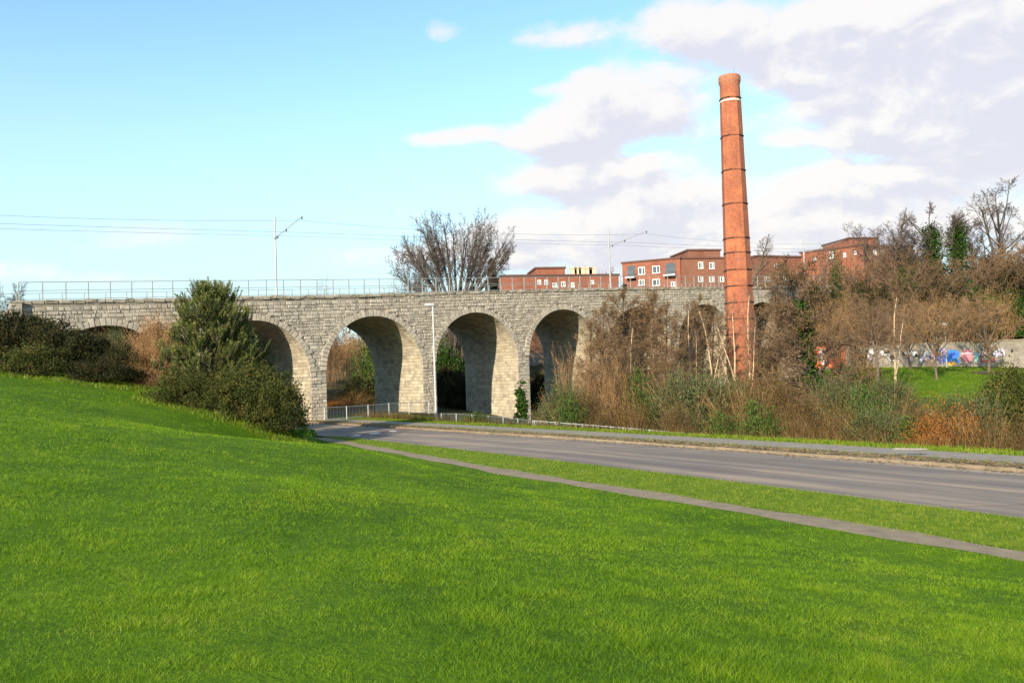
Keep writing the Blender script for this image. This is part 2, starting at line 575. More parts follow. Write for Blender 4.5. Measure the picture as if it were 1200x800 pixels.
    m, nt, b = mat('leaf_litter_verge')
    n = noise(nt, geo(nt), 2.2, 6, .7)
    col = ramp(nt, n, [(.28, (.09, .10, .02)), (.42, (.15, .11, .04)), (.58, (.23, .16, .075)), (.74, (.33, .26, .15))])
    nt.links.new(col, b.inputs['Base Color']); b.inputs['Roughness'].default_value = .95
    M['litter'] = m
    M['kerb'] = plain('kerb_stone_concrete', (.20, .155, .10), .9, 0, .3, 2)
    M['galv'] = plain('galvanised_steel', (.30, .32, .32), .5, .6, .12, 3)
    M['rail_paint'] = plain('grey_green_rail', (.33, .355, .33), .6, .3, .15, 3)
    M['white_metal'] = plain('pale_fence_paint', (.48, .49, .47), .5, .1, .15, 3)
    M['pole'] = plain('pale_pole_paint', (.36, .37, .35), .5, .3, .1, 3)
    M['wire'] = plain('wire', (.36, .40, .42), .5, .5)
    # retaining wall concrete
    m, nt, b = mat('retaining_concrete')
    n = noise(nt, geo(nt), .9, 6, .7); n2 = noise(nt, geo(nt), 5, 4, .7)
    f = mth('ADD', mth('MULTIPLY', n, .6, tree=nt), mth('MULTIPLY', n2, .4, tree=nt), tree=nt)
    col = ramp(nt, f, [(.32, (.10, .085, .07)), (.48, (.21, .18, .145)), (.62, (.31, .27, .21)), (.75, (.42, .38, .32))])
    nt.links.new(col, b.inputs['Base Color']); b.inputs['Roughness'].default_value = .95
    M['concrete'] = m
    for nme, c in (('spray_blue', (.03, .15, .50)), ('spray_darkblue', (.02, .06, .35)), ('spray_pink', (.55, .19, .22)), ('spray_white', (.50, .51, .53)), ('spray_black', (.02, .02, .025)),
                   ('spray_red', (.38, .04, .03)), ('spray_teal', (.22, .50, .42)), ('spray_orange', (.55, .12, .045)), ('spray_yellow', (.70, .33, .03)), ('spray_lilac', (.35, .25, .5))):
        M[nme] = plain(nme, c, .8, 0, .25, 3)
    # bark
    def bark(name, c, c2, sc=6):
        m, nt, b = mat(name)
        n = noise(nt, geo(nt), sc, 4, .7)
        col = ramp(nt, n, [(.35, c), (.65, c2)])
        nt.links.new(col, b.inputs['Base Color']); b.inputs['Roughness'].default_value = .9
        return m
    M['bark'] = bark('grey_brown_bark', (.075, .055, .04), (.16, .12, .085))
    M['bark_dark'] = bark('dark_bark', (.035, .028, .024), (.085, .065, .052))
    M['birch'] = bark('birch_bark', (.35, .24, .14), (.62, .45, .28), 3)
    M['twig_brown'] = bark('reddish_brown_twigs', (.11, .062, .030), (.20, .12, .060), 1.5)
    M['twig_grey'] = bark('grey_twigs', (.055, .040, .032), (.105, .08, .063), 1.5)
    M['twig_purple'] = bark('dark_purplish_twigs', (.09, .054, .030), (.185, .12, .068), 1.5)
    M['twig_gold'] = bark('golden_olive_twigs', (.15, .085, .035), (.26, .155, .070), 1.5)
    M['twig_russet'] = bark('russet_twigs', (.24, .13, .055), (.40, .23, .11), 1.5)
    M['twig_tan'] = bark('tan_canes', (.20, .11, .045), (.36, .21, .09), 1.5)
    M['leaf_green'] = leafmat('mid_green_leaf', [(0, (.018, .04, .008)), (.5, (.06, .105, .02)), (1, (.13, .17, .045))])
    M['leaf_dark'] = leafmat('dark_green_leaf', [(0, (.008, .014, .005)), (.5, (.022, .034, .010)), (1, (.06, .07, .022))])
    M['leaf_laurel'] = leafmat('olive_shrub_leaf', [(0, (.014, .024, .006)), (.4, (.048, .060, .014)), (.8, (.120, .112, .028)), (1, (.21, .12, .040))])
    M['leaf_hedge'] = leafmat('dark_brownish_hedge_leaf', [(0, (.009, .011, .005)), (.5, (.030, .034, .012)), (.85, (.07, .066, .022)), (1, (.12, .08, .03))])
    M['leaf_bramble'] = leafmat('bramble_leaf', [(0, (.035, .022, .009)), (.4, (.10, .062, .022)), (.7, (.16, .105, .035)), (1, (.10, .115, .03))])
    M['leaf_sage'] = leafmat('greyish_green_leaf', [(0, (.035, .045, .016)), (.5, (.085, .105, .040)), (1, (.15, .18, .085))])
    M['leaf_orange'] = leafmat('orange_brown_bramble', [(0, (.08, .03, .008)), (.5, (.24, .09, .018)), (1, (.40, .18, .04))])
    M['leaf_russet'] = leafmat('russet_twig_haze', [(0, (.15, .080, .030)), (.5, (.31, .175, .075)), (1, (.46, .29, .14))])
    M['leaf_ivy'] = leafmat('ivy_leaf', [(0, (.010, .030, .006)), (.5, (.035, .075, .012)), (1, (.085, .14, .03))])
    M['leaf_bright'] = leafmat('bright_green_leaf', [(0, (.05, .13, .01)), (.5, (.12, .25, .02)), (1, (.22, .36, .05))])
    M['needle'] = leafmat('pine_needle', [(0, (.034, .062, .014)), (.4, (.115, .165, .036)), (.75, (.25, .27, .07)), (1, (.37, .35, .12))], patchscale=1.2)
    M['needle_dark'] = leafmat('dark_needle', [(0, (.006, .013, .006)), (.5, (.018, .034, .014)), (1, (.05, .065, .022))])
    M['leaf_catkin'] = leafmat('brown_catkins', [(0, (.09, .050, .028)), (.5, (.19, .120, .058)), (1, (.30, .21, .11))], patch=.6)
    M['leaf_gold'] = leafmat('golden_leaf', [(0, (.16, .09, .02)), (.5, (.33, .19, .045)), (1, (.46, .30, .07))])
    M['litter_leaf'] = leafmat('fallen_leaf', [(0, (.10, .065, .025)), (.5, (.25, .165, .07)), (1, (.42, .31, .17))], trans=0)
    M['car_red'] = plain('red_car_paint', (.55, .02, .03), .3)
    M['tyre'] = plain('black_rubber', (.02, .02, .02), .8)


make_materials()

# ------------------------------------------------------------------ road lines, terrain
def poly(pts, deg=3, lo=-14, hi=112, n=260):
    p = np.array(pts, float)
    c = np.polyfit(p[:, 1] / 50, p[:, 0], deg)
    Y = np.linspace(lo, hi, n)
    return np.stack([np.polyval(c, Y / 50), Y], axis=1)


NEAR = poly([(23, -10), (19.6, -1), (15, 8), (10.4, 17.4), (5.4, 26), (7.0, 23.4), (0, 34.4), (0, 34.4), (-5, 42), (-9.8, 49), (-16, 58), (-22.3, 67.3), (-28.5, 76), (-34.5, 84.5), (-46, 100)])
FAR = poly([(31, -8), (28, 0), (24, 9), (19.8, 17.4), (15.1, 25.2), (9.9, 33), (5, 39.6), (0, 45.8), (0, 45.8), (-6.8, 56), (-12, 63.5), (-17, 71), (-23.2, 79.5), (-29.5, 88), (-41, 104)])


def dist_side(line, X, Y):
    """signed distance; positive on the right-hand (greater x) side."""
    A = line[:-1]; B = line[1:]
    X = np.asarray(X, float).ravel(); Y = np.asarray(Y, float).ravel()
    out = np.empty(len(X))
    d = B - A; L2 = (d ** 2).sum(1)
    for s in range(0, len(X), 20000):
        x = X[s:s + 20000, None]; y = Y[s:s + 20000, None]
        t = np.clip(((x - A[:, 0]) * d[:, 0] + (y - A[:, 1]) * d[:, 1]) / L2, 0, 1)
        dx = x - (A[:, 0] + t * d[:, 0]); dy = y - (A[:, 1] + t * d[:, 1])
        q = dx * dx + dy * dy
        k = q.argmin(1)
        r = np.sqrt(q[np.arange(len(k)), k])
        sg = d[k, 0] * dy[np.arange(len(k)), k] - d[k, 1] * dx[np.arange(len(k)), k]
        out[s:s + 20000] = np.where(sg < 0, r, -r)
    return out


LX = np.arange(-64, 96.1, .5); LY = np.arange(-20, 118.1, .5)
_lx, _ly = np.meshgrid(LX, LY)
LUTN = -dist_side(NEAR[::2], _lx, _ly).reshape(_lx.shape)
LUTF = dist_side(FAR[::2], _lx, _ly).reshape(_lx.shape)


def lut(T, X, Y):
    x = np.clip((np.ravel(X) - LX[0]) / .5, 0, len(LX) - 1.001); y = np.clip((np.ravel(Y) - LY[0]) / .5, 0, len(LY) - 1.001)
    i = x.astype(int); j = y.astype(int); fx = x - i; fy = y - j
    return (T[j, i] * (1 - fx) + T[j, i + 1] * fx) * (1 - fy) + (T[j + 1, i] * (1 - fx) + T[j + 1, i + 1] * fx) * fy


def offset(line, d):
    t = np.gradient(line, axis=0); t /= np.linalg.norm(t, axis=1, keepdims=True)
    nrm = np.stack([t[:, 1], -t[:, 0]], axis=1)       # to the right (+x)
    dd = d if np.ndim(d) else np.full(len(line), d)
    return line + nrm * np.asarray(dd)[:, None]


def verge_w(Y): return np.interp(Y, [0, 30, 42, 49, 52], [3.0, 3.1, 2.0, 1.0, .6])


def wall_xy(k, d=0.0):
    return np.array([-12.15 + 8.73 * k - .5897 * d * 1.0, 75 + 6.375 * k + .8076 * d])


def vnoise(X, Y, s, seed):
    """cheap smooth value noise"""
    r = np.random.default_rng(seed); g = r.random((128, 128))
    x = X / s + 1000; y = Y / s + 1000
    i = np.floor(x).astype(int); j = np.floor(y).astype(int); fx = x - i; fy = y - j
    fx = fx * fx * (3 - 2 * fx); fy = fy * fy * (3 - 2 * fy)
    i %= 128; j %= 128; i1 = (i + 1) % 128; j1 = (j + 1) % 128
    return (g[i, j] * (1 - fx) + g[i1, j] * fx) * (1 - fy) + (g[i, j1] * (1 - fx) + g[i1, j1] * fx) * fy


class RBF:
    def __init__(s, pts, c=5.0):
        p = np.array(pts, float); s.p = p[:, :2]; s.c = c
        n = len(p)
        K = np.sqrt(((s.p[:, None] - s.p[None]) ** 2).sum(-1) + c * c) - c
        A = np.zeros((n + 1, n + 1)); A[:n, :n] = K; A[:n, n] = 1; A[n, :n] = 1
        s.w = np.linalg.solve(A, np.append(p[:, 2], 0))

    def __call__(s, X, Y):
        X = np.ravel(X); Y = np.ravel(Y)
        K = np.sqrt((X[:, None] - s.p[:, 0]) ** 2 + (Y[:, None] - s.p[:, 1]) ** 2 + s.c ** 2) - s.c
        return K @ s.w[:-1] + s.w[-1]


def pz(px, py, Y):
    p = P(px, py, Y); return (p[0], p[1], p[2])


T1 = RBF([(0, 0, 1.7), (-6, 0, 2.2), (6, 0, 1.1), (0, -8, 1.8), (-15, -8, 3.0), (0, 8, 1.28), (4, 5, 1.05), (-5, 6, 1.75), (0, 14, .80), (5, 12, .42), (-4, 20, .95),
          pz(0, 540, 16), pz(0, 500, 22), pz(0, 462, 35), pz(0, 430, 50), pz(80, 440, 50), pz(160, 450, 50), pz(160, 520, 22), pz(250, 480, 46), pz(330, 503, 43), pz(330, 570, 16), (-6.5, 34, .62), (-11, 42, .5),
          (-19, 58, 1.5), (-25, 58, 4.2), (-29.5, 62, 5.0), (-34, 57, 6.8), (-38, 60, 8.2), (-55, 65, 8.8), (-34, 68, 4.5), (-60, 40, 6.5), (-50, 20, 5.5), (-60, -20, 5), (-40, 85, 3), (-50, 95, 6), (-60, 130, 9),
          (-120, 80, 10), (-120, 200, 11), (-300, 0, 9), (-300, 300, 12), (0, -60, 3), (-60, -100, 6), (0, -300, 5), (-300, -300, 8)], 4.0)
T2 = RBF([pz(1050, 468, 60), pz(1180, 470, 62), pz(1300, 475, 62), pz(1100, 445, 78), pz(1000, 440, 80), pz(950, 436, 90), pz(1040, 431, 94), pz(1100, 429, 95), pz(1200, 431, 95), pz(1350, 434, 95),
          (12, 50, -1.9), (20, 42, -1.9), (26, 36, -1.5), (8, 60, -2.2), (0, 66, -1.4), (20, 60, -1.8), (30, 50, -.9), (2, 82, -1.8), (10, 88, -2.0), (-5.5, 72, -.1), (-7, 79, .1), (-13, 75, .2),
          (20, 92, -1.0), (23, 85, -.4), (30, 102, 1.2), (36, 108, 2.2), (50, 40, -.5), (60, 30, 0), (80, 20, 0), (-2, 83, -.6), (32, 66, .2),
          pz(395, 482, 92), pz(390, 452, 118), pz(400, 425, 165), pz(408, 419, 195), (-20, 88, .2), (-8, 95, .0), (2, 105, -.5), (-20, 130, 3.5), (0, 130, 4), (-30, 150, 6),
          (15, 125, 6), (25, 130, 8.8), (45, 130, 9.3), (60, 140, 10), (56, 108, 7 - 2.6), (64, 110, 7.2 - 2.6), (45, 104, 5.5 - 2.6), (75, 125, 10 - 2.6), (100, 110, 8 - 2.6), (0, 170, 8), (60, 200, 11), (-20, 230, 10), (100, 95, 3),
          (100, 200, 11), (200, 100, 6), (300, 0, 2), (300, 300, 12), (0, 400, 12), (60, -60, 0), (200, -200, 0), (60, -300, 0)], 3.0)
WALLPTS = [P(900, 439, 94), P(1000, 433, 94.5), P(1100, 429, 95), P(1200, 431, 95.5), P(1300, 434, 96), P(1420, 438, 96.5)]
WX = np.array([p[0] for p in WALLPTS]); WY = np.array([p[1] for p in WALLPTS]); WZ = np.array([p[2] for p in WALLPTS])


def sstep(t, a, b):
    t = np.clip((t - a) / (b - a), 0, 1); return t * t * (3 - 2 * t)


def hz(X, Y, terrain=False):
    X = np.ravel(np.asarray(X, float)); Y = np.ravel(np.asarray(Y, float))
    sn = lut(LUTN, X, Y)          # positive towards the lawn
    sf = lut(LUTF, X, Y)          # positive beyond the road
    vw = verge_w(Y) + .95
    z1 = .10 + (np.maximum(T1(X, Y), -.2) - .10) * sstep(sn - vw, 0, 3.0)
    t2 = T2(X, Y)
    wy = np.interp(X, WX, WY)
    t2 = t2 + 2.6 * sstep(Y - wy, .25, .75) * sstep(X, 28, 29) * sstep(-Y, -160, -140)
    z2 = .10 + (t2 - .10) * sstep(sf, 4.7, 7.5)
    edge = 1.0
    if terrain:      # the sheet dips under the kerbs; strips cover the dip
        z1 = z1 - .22 * (1 - sstep(sn, .25, .95)); z2 = z2 - .22 * (1 - sstep(sf, .25, .95))
    z = np.where(sn > 0, z1, np.where(sf > 0, z2, -.12))
    return np.clip(z, -3, 14)


def h1(x, y): return float(hz([x], [y])[0])


def axis(parts):
    a = []
    for (x0, x1, st) in parts: a.append(np.arange(x0, x1, st))
    return np.unique(np.round(np.concatenate(a), 4))


gx = axis([(-3500, -400, 400), (-400, -120, 40), (-120, -50, 6), (-50, -36, 1.5), (-36, 30, .6), (30, 72, 1.0), (72, 120, 6), (120, 400, 40), (400, 3600, 400)])
gy = axis([(-3500, -300, 400), (-300, -40, 40), (-40, -6, 4), (-6, 92, .6), (92, 100, .4), (100, 150, 2.0), (150, 300, 15), (300, 3700, 400)])
GX, GY = np.meshgrid(gx, gy)
GZ = hz(GX, GY, True).reshape(GX.shape)
rng0 = np.random.default_rng(5)
V = np.stack([GX.ravel(), GY.ravel(), GZ.ravel()], axis=1)
ny, nx = GX.shape
idx = np.arange(ny * nx).reshape(ny, nx)
Q = np.stack([idx[:-1, :-1], idx[:-1, 1:], idx[1:, 1:], idx[1:, :-1]], axis=-1).reshape(-1, 4)
me = mkmesh('ground', V, [Q], smooth_=True)
sn = lut(LUTN, GX, GY); sf = lut(LUTF, GX, GY)
soil = np.zeros(len(V))
Xr = GX.ravel(); Yr = GY.ravel()
soil = np.maximum(soil, sstep(sf, 5.0, 6.5) * (1 - sstep(Xr, 24, 33) * sstep(Yr, 50, 60) * (1 - sstep(Yr, 94.4, 94.8))))
soil = np.maximum(soil, sstep(Yr, 95, 99))
soil = np.maximum(soil, sstep(Yr - (51 + .1 * Xr), 0, 2) * (sn > 0) * (Xr < -12))
soil = np.where((Yr < 80) & (sf > 0) & (sf < 9) & (Xr < 1), 0, soil)
at = me.attributes.new('soil', 'FLOAT', 'POINT'); at.data.foreach_set('value', soil.astype(np.float32))
ground = obj('ground', me, M['lawn']); tag(ground, kind='structure')


def strip(name, L, R, z, mt, zfun=None, parent=None, tint=.5, thick=0.0, acr=None):
    L = np.asarray(L); R = np.asarray(R); n = len(L)
    zl = np.full(n, z) if zfun is None else zfun(L[:, 0], L[:, 1]) + z
    zr = np.full(n, z) if zfun is None else zfun(R[:, 0], R[:, 1]) + z
    Vt = np.concatenate([np.c_[L, zl], np.c_[R, zr]])
    i = np.arange(n - 1)
    Qs = np.stack([i, i + n, i + n + 1, i + 1], axis=1)
    if thick:
        Vt = np.concatenate([Vt, Vt - np.array([0, 0, thick])])
        Qs = np.concatenate([Qs, np.stack([i, i + 1, i + 1 + 2 * n, i + 2 * n], axis=1), np.stack([i + n, i + 3 * n, i + 3 * n + 1, i + n + 1], axis=1),
                             [[0, 2 * n, 3 * n, n]], [[n - 1, 2 * n - 1, 4 * n - 1, 3 * n - 1]]])
    m_ = mkmesh(name, Vt, [Qs], np.full(len(Vt), tint))
    if acr:
        a_ = np.concatenate([np.full(n, acr[0]), np.full(n, acr[1])]); l_ = np.concatenate([acr[2], acr[2]])
        if thick: a_ = np.tile(a_, 2); l_ = np.tile(l_, 2)
        for nm_, v_ in (('across', a_), ('along', l_)):
            at_ = m_.attributes.new(nm_, 'FLOAT', 'POINT'); at_.data.foreach_set('value', v_.astype(np.float32))
    o = obj(name, m_, mt, parent)
    return o


# road: tar joint bed, slabs on it
road = strip('road', NEAR, FAR, -.007, M['joint']); tag(road, kind='structure')
rs = np.random.default_rng(3)
mid = (NEAR + FAR) / 2
cum = np.r_[0, np.cumsum(np.linalg.norm(np.diff(mid, axis=0), axis=1))]
SL = 9.0
s0 = 1.0
ns = int((cum[-1] - 2) / SL)
for i in range(ns):
    a, b = s0 + i * SL + .06, s0 + (i + 1) * SL - .06
    ss = np.linspace(a, b, 7)
    def at_s(line, ss): return np.stack([np.interp(ss, cum, line[:, 0]), np.interp(ss, cum, line[:, 1])], axis=1)
    Lp, Rp = at_s(NEAR, ss), at_s(FAR, ss)
    # joints run slightly askew to the carriageway
    mL = (Lp + Rp) / 2
    uu = (Rp - Lp) / np.linalg.norm(Rp - Lp, axis=1, keepdims=True)
    t = rs.random()
    strip('slab', Lp, mL - uu * .02, 0.0, M['road'], parent=road, tint=t, thick=.03, acr=(0, .5, ss))
    strip('slab', mL + uu * .02, Rp, 0.0, M['road'], parent=road, tint=.6 * t + .4 * rs.random(), thick=.03, acr=(.5, 1, ss))
# reddish resurfaced band with worn white marks across the carriageway
def ground_patch(name, pix, z, mt):
    mb = MB(); mb.add([G(px, py, z) for px, py in pix], ngons=[list(range(len(pix)))[::-1]])
    o = mb.build(name, mt); o.parent = road; return o
ground_patch('surface_band', [(400, 511.2), (418, 511.6), (440, 508.6), (470, 505.2), (492, 502.6), (480, 501.4), (452, 504.2), (425, 507.4)], .004, plain('reddish_band', (.155, .105, .085), .9, 0, .2, 3))
for pix in ([(411, 510.6), (419, 510.9), (424, 509.9), (421, 508.9), (414, 509.3)], [(431, 508.2), (438, 508.5), (447, 507.2), (444, 506.1), (436, 506.6)], [(455, 505.6), (461, 505.9), (466, 505.0), (463, 504.2), (457, 504.4)]):
    ground_patch('road_marking', pix, .008, plain('worn_white_marking', (.52, .46, .38), .9, 0, .35, 2))

# kerbs as stones
def kerb(name, line, side, y0, y1, label, drop=0.0):
    k = empty(name); tag(k, label, 'kerb')
    cm = np.r_[0, np.cumsum(np.linalg.norm(np.diff(line, axis=0), axis=1))]
    sa = np.interp(y0, line[:, 1], cm); sb = np.interp(y1, line[:, 1], cm)
    n = int((sb - sa) / .92)
    tn = np.gradient(line, axis=0); tn /= np.linalg.norm(tn, axis=1, keepdims=True)
    base = None
    for i in range(n):
        s_ = sa + (i + .5) * .92
        p = np.array([np.interp(s_, cm, line[:, 0]), np.interp(s_, cm, line[:, 1])])
        t_ = np.array([np.interp(s_, cm, tn[:, 0]), np.interp(s_, cm, tn[:, 1])])
        if base is None:
            mbk = MB()
            mbk.box((0, 0, -.06), (.452, .065, .17), taper=.0); base = mbk.mesh('kerb_stone')
        nn = np.array([t_[1], -t_[0]]) * side
        o = obj('kerb_stone', base, M['kerb'], k, (*(p + nn * .068), rs.normal(0, .006) - drop))
        o.rotation_euler = (0, 0, math.atan2(t_[1], t_[0]) + rs.normal(0, .01))
    return k


kerb('kerb', FAR, 1, 14, 74, 'pale concrete kerb on the far side of the road, half covered in leaf litter')
kerb('kerb', NEAR, -1, 8, 50, 'low kerb between the road and the grass verge nearest the lawn', .045)

sel = (FAR[:, 1] > -13) & (FAR[:, 1] < 74)
Fs = FAR[sel]
o = strip('litter_verge', offset(Fs, .14), offset(Fs, 1.25), .112, M['litter']); tag(o, kind='structure')
o = strip('pavement', offset(Fs, 1.25), offset(Fs, 3.25), .120, M['path2']); tag(o, kind='structure')
sel = (NEAR[:, 1] > -13) & (NEAR[:, 1] < 50)
Nn = NEAR[sel]
vw = verge_w(Nn[:, 1])
wob = .09 * np.sin(Nn[:, 1] * 1.1) + .05 * np.sin(Nn[:, 1] * 2.9 + 1) + .05 * vnoise(Nn[:, 0], Nn[:, 1], .5, 3)
o = strip('verge', offset(Nn, -vw), offset(Nn, -.13), .004, M['verge'], zfun=hz); tag(o, kind='structure')
o = strip('footpath', offset(Nn, -vw - .76 - wob * .8), offset(Nn, -vw + wob), .006, M['path'], zfun=hz); tag(o, kind='structure')


# ------------------------------------------------------------------ grass
def blade_mesh(X, Y, hgt, wid, rng, lean=.5):
    n = len(X)
    Z = hz(X, Y)
    th = rng.random(n) * 2 * math.pi
    w = wid * (.7 + .6 * rng.random(n))
    h = hgt
    dx = np.cos(th) * w; dy = np.sin(th) * w
    la = rng.random(n) * 2 * math.pi; ll = h * lean * (rng.random(n) ** .7)
    base = np.stack([X, Y, Z - .01], axis=1)
    a = base.copy(); a[:, 0] -= dx; a[:, 1] -= dy
    b = base.copy(); b[:, 0] += dx; b[:, 1] += dy
    c = base.copy(); c[:, 0] += np.cos(la) * ll; c[:, 1] += np.sin(la) * ll; c[:, 2] += h
    V = np.stack([a, b, c], axis=1).reshape(-1, 3)
    T = np.arange(3 * n).reshape(-1, 3)
    tn = np.repeat(rng.random(n), 3)
    return V, T, tn


rg = np.random.default_rng(11)
N = 1480000
Yb = np.exp(rg.uniform(math.log(3.4), math.log(48), N))
Xb = rg.uniform(-.76, .80, N) * (Yb + 3.0)
sn = lut(LUTN, Xb, Yb)
keep = sn > verge_w(Yb) + .80 + .10 * rg.standard_normal(N) * rg.random(N)
Xb, Yb = Xb[keep], Yb[keep]
cl = .30 * vnoise(Xb, Yb, .13, 1) + .42 * vnoise(Xb, Yb, .42, 2) + .28 * vnoise(Xb, Yb, 1.5, 3)
kp = rg.random(len(Xb)) < np.clip(.15 + 1.3 * cl, 0, 1)
Xb, Yb, cl = Xb[kp], Yb[kp], cl[kp]
band = .72 + .56 * vnoise(Xb + .15 * Yb, Yb * .07, .85, 7)
hh = (.016 + .042 * cl ** 1.3 * 1.3) * (.5 + .9 * rg.random(len(Xb))) * band
ww = np.maximum(.0014, Yb * .00030)
V, T, tn = blade_mesh(Xb, Yb, hh, ww, rg, 1.5)
o = obj('lawn', mkmesh('lawn', V, [T], tn), M['blade'])
tag(o, 'bright green mown lawn sloping down to the footpath', 'grass', kind='stuff')
# verges
N = 300000
Yb = np.exp(rg.uniform(math.log(9), math.log(50), N)); Xb = rg.uniform(-.3, .72, N) * Yb
sn = lut(LUTN, Xb, Yb)
keep = (sn > .10) & (sn < verge_w(Yb) + .09 * rg.standard_normal(N) + .07 * vnoise(Xb, Yb, .4, 9)); Xb, Yb = Xb[keep], Yb[keep]
V, T, tn = blade_mesh(Xb, Yb, .03 + .05 * rg.random(len(Xb)), np.maximum(.003, Yb * .0004), rg, .8)
o = obj('verge_grass', mkmesh('verge_grass', V, [T], tn), M['verge_blade'])
tag(o, 'yellowish green grass verge between footpath and road', 'grass', kind='stuff')
N = 60000
t = rg.random(N); ii = (t * (len(Fs) - 1)).astype(int)
dd = rg.uniform(3.25, 5.2, N)
pp = np.stack([Fs[ii, 0], Fs[ii, 1]], 1); tt = np.gradient(Fs, axis=0)[ii]; tt /= np.linalg.norm(tt, axis=1, keepdims=True)
dd2 = np.where(rg.random(N) < .06, rg.uniform(.9, 1.3, N), dd)
pp = pp + np.stack([tt[:, 1], -tt[:, 0]], 1) * dd2[:, None] + rg.normal(0, .1, (N, 2))
V, T, tn = blade_mesh(pp[:, 0], pp[:, 1], .05 + .12 * rg.random(N) ** 2, np.full(N, .016), rg, .7)
o = obj('far_verge_grass', mkmesh('far_verge_grass', V, [T], tn), M['verge_blade'])
tag(o, 'narrow strip of grass behind the far pavement', 'grass', kind='stuff')

N = 15000
ii = (rg.random(N) * (len(Fs) - 1)).astype(int); dd = rg.normal(.15, .42, N) + .5 * rg.random(N)
pp = Fs[ii] + (Fs[ii + 1] - Fs[ii]) * rg.random(N)[:, None]
tt = (Fs[ii + 1] - Fs[ii]); tt /= np.linalg.norm(tt, axis=1, keepdims=True)
pp = pp + np.stack([tt[:, 1], -tt[:, 0]], 1) * dd[:, None]
keep = rg.random(N) < .25 + .9 * vnoise(pp[:, 0], pp[:, 1], 1.6, 12); pp = pp[keep]; dd = dd[keep]; N = len(pp)
zz_ = np.where(dd < 0, .012, .125) + .01 * rg.random(N)
an_ = rg.random(N) * 6.283; sz_l = (.03 + .04 * rg.random(N))
ca, sa_ = np.cos(an_) * sz_l, np.sin(an_) * sz_l
cc_ = np.c_[pp, zz_]
V = np.stack([cc_ + np.c_[ca, sa_, .01 * rg.standard_normal(N)], cc_ + np.c_[-sa_, ca, .012 * rg.standard_normal(N)], cc_ - np.c_[ca, sa_, 0 * ca], cc_ - np.c_[-sa_, ca, 0 * ca]], axis=1).reshape(-1, 3)
V[:, 2] = np.maximum(V[:, 2], .006)
o = obj('leaf_litter', mkmesh('leaf_litter', V, [np.arange(4 * N).reshape(-1, 4)], np.repeat(rg.random(N), 4)), M['litter_leaf'])
tag(o, 'brown leaf litter along the far kerb of the road', 'leaf litter', kind='stuff')

#SPLIT_STRUCT
# ------------------------------------------------------------------ viaduct
UW = np.array([.8076, .5897, 0.0]); NW = np.array([-.5897, .8076, 0.0]); ZW = np.array([0, 0, 1.0])
SP = 10.81            # arch spacing in metres
R0 = 4.70             # arch radius
WD = 9.6              # width of the viaduct
AO = .015 * SP


def W3(a, d, z):
    a, d, z = np.broadcast_arrays(np.asarray(a, float), np.asarray(d, float), np.asarray(z, float))
    return np.stack([-12.15 + UW[0] * a + NW[0] * d, 75 + UW[1] * a + NW[1] * d, z], axis=-1)


def top_z(a):
    k = np.asarray(a, float) / SP
    return np.interp(k, [-6, -2.5, 0, 2.66, 6.8, 9], [8.2, 9.57, 10.85, 12.35, 14.15, 15])


def crown(k): return 8.95 + .50 * k


KS = list(range(-2, 7))
A0, A1 = -2.52 * SP, 7.05 * SP
ZB = -3.2
via = empty('stone_viaduct', W3(0, 0, 0))
tag(via, 'long grey limestone railway viaduct of round arches crossing the road', 'viaduct')
VO = W3(0, 0, 0)
mb = MB()
NA = 24


def face_strip(mb, d, flip):
    def q(pts):
        pts = [W3(a, d, z) - VO for a, z in pts]
        mb.add(pts, quads=[(0, 1, 2, 3) if not flip else (3, 2, 1, 0)])
    edges = [A0]
    for k in KS:
        c = k * SP + AO
        xs = c - R0 * np.cos(np.linspace(0, math.pi, NA + 1))
        zs = crown(k) - R0 + R0 * np.sin(np.linspace(0, math.pi, NA + 1))
        for i in range(NA):
            q([(xs[i], zs[i]), (xs[i + 1], zs[i + 1]), (xs[i + 1], float(top_z(xs[i + 1]))), (xs[i], float(top_z(xs[i])))])
        edges += [c - R0, c + R0]
    edges.append(A1)
    for i in range(0, len(edges), 2):
        a, b = edges[i], edges[i + 1]
        q([(a, ZB), (b, ZB), (b, float(top_z(b))), (a, float(top_z(a)))])


face_strip(mb, 0, False); face_strip(mb, WD, True)
for k in KS:
    c = k * SP + AO
    th = np.linspace(0, math.pi, NA + 1)
    zc = crown(k) - R0
    pr = [(c - R0, ZB)] + [(c - R0 * math.cos(t), zc + R0 * math.sin(t)) for t in th] + [(c + R0, ZB)]
    for i in range(len(pr) - 1):
        (a, z), (b, y) = pr[i], pr[i + 1]
        mb.add([W3(a, 0, z) - VO, W3(a, WD, z) - VO, W3(b, WD, y) - VO, W3(b, 0, y) - VO], quads=[(0, 1, 2, 3)])
prof = [(0, 0), (.45, 0), (.45, -1.0), (WD - .45, -1.0), (WD - .45, 0), (WD, 0)]
aa = np.linspace(A0, A1, 60)
for i in range(len(aa) - 1):
    for (d0, z0), (d1, z1) in zip(prof[:-1], prof[1:]):
        mb.add([W3(aa[i], d0, top_z(aa[i]) + z0) - VO, W3(aa[i + 1], d0, top_z(aa[i + 1]) + z0) - VO, W3(aa[i + 1], d1, top_z(aa[i + 1]) + z1) - VO, W3(aa[i], d1, top_z(aa[i]) + z1) - VO], quads=[(0, 1, 2, 3)])
for a in (A0, A1):
    mb.add([W3(a, 0, ZB) - VO, W3(a, WD, ZB) - VO, W3(a, WD, float(top_z(a))) - VO, W3(a, 0, float(top_z(a))) - VO], quads=[(0, 1, 2, 3) if a == A1 else (3, 2, 1, 0)])
mb.build('wall', M['mortar'], via)

# face stones in courses
rs = np.random.default_rng(21)
CH = .27
st = []        # a, z, half length, half height, tint
slope = .51 / SP


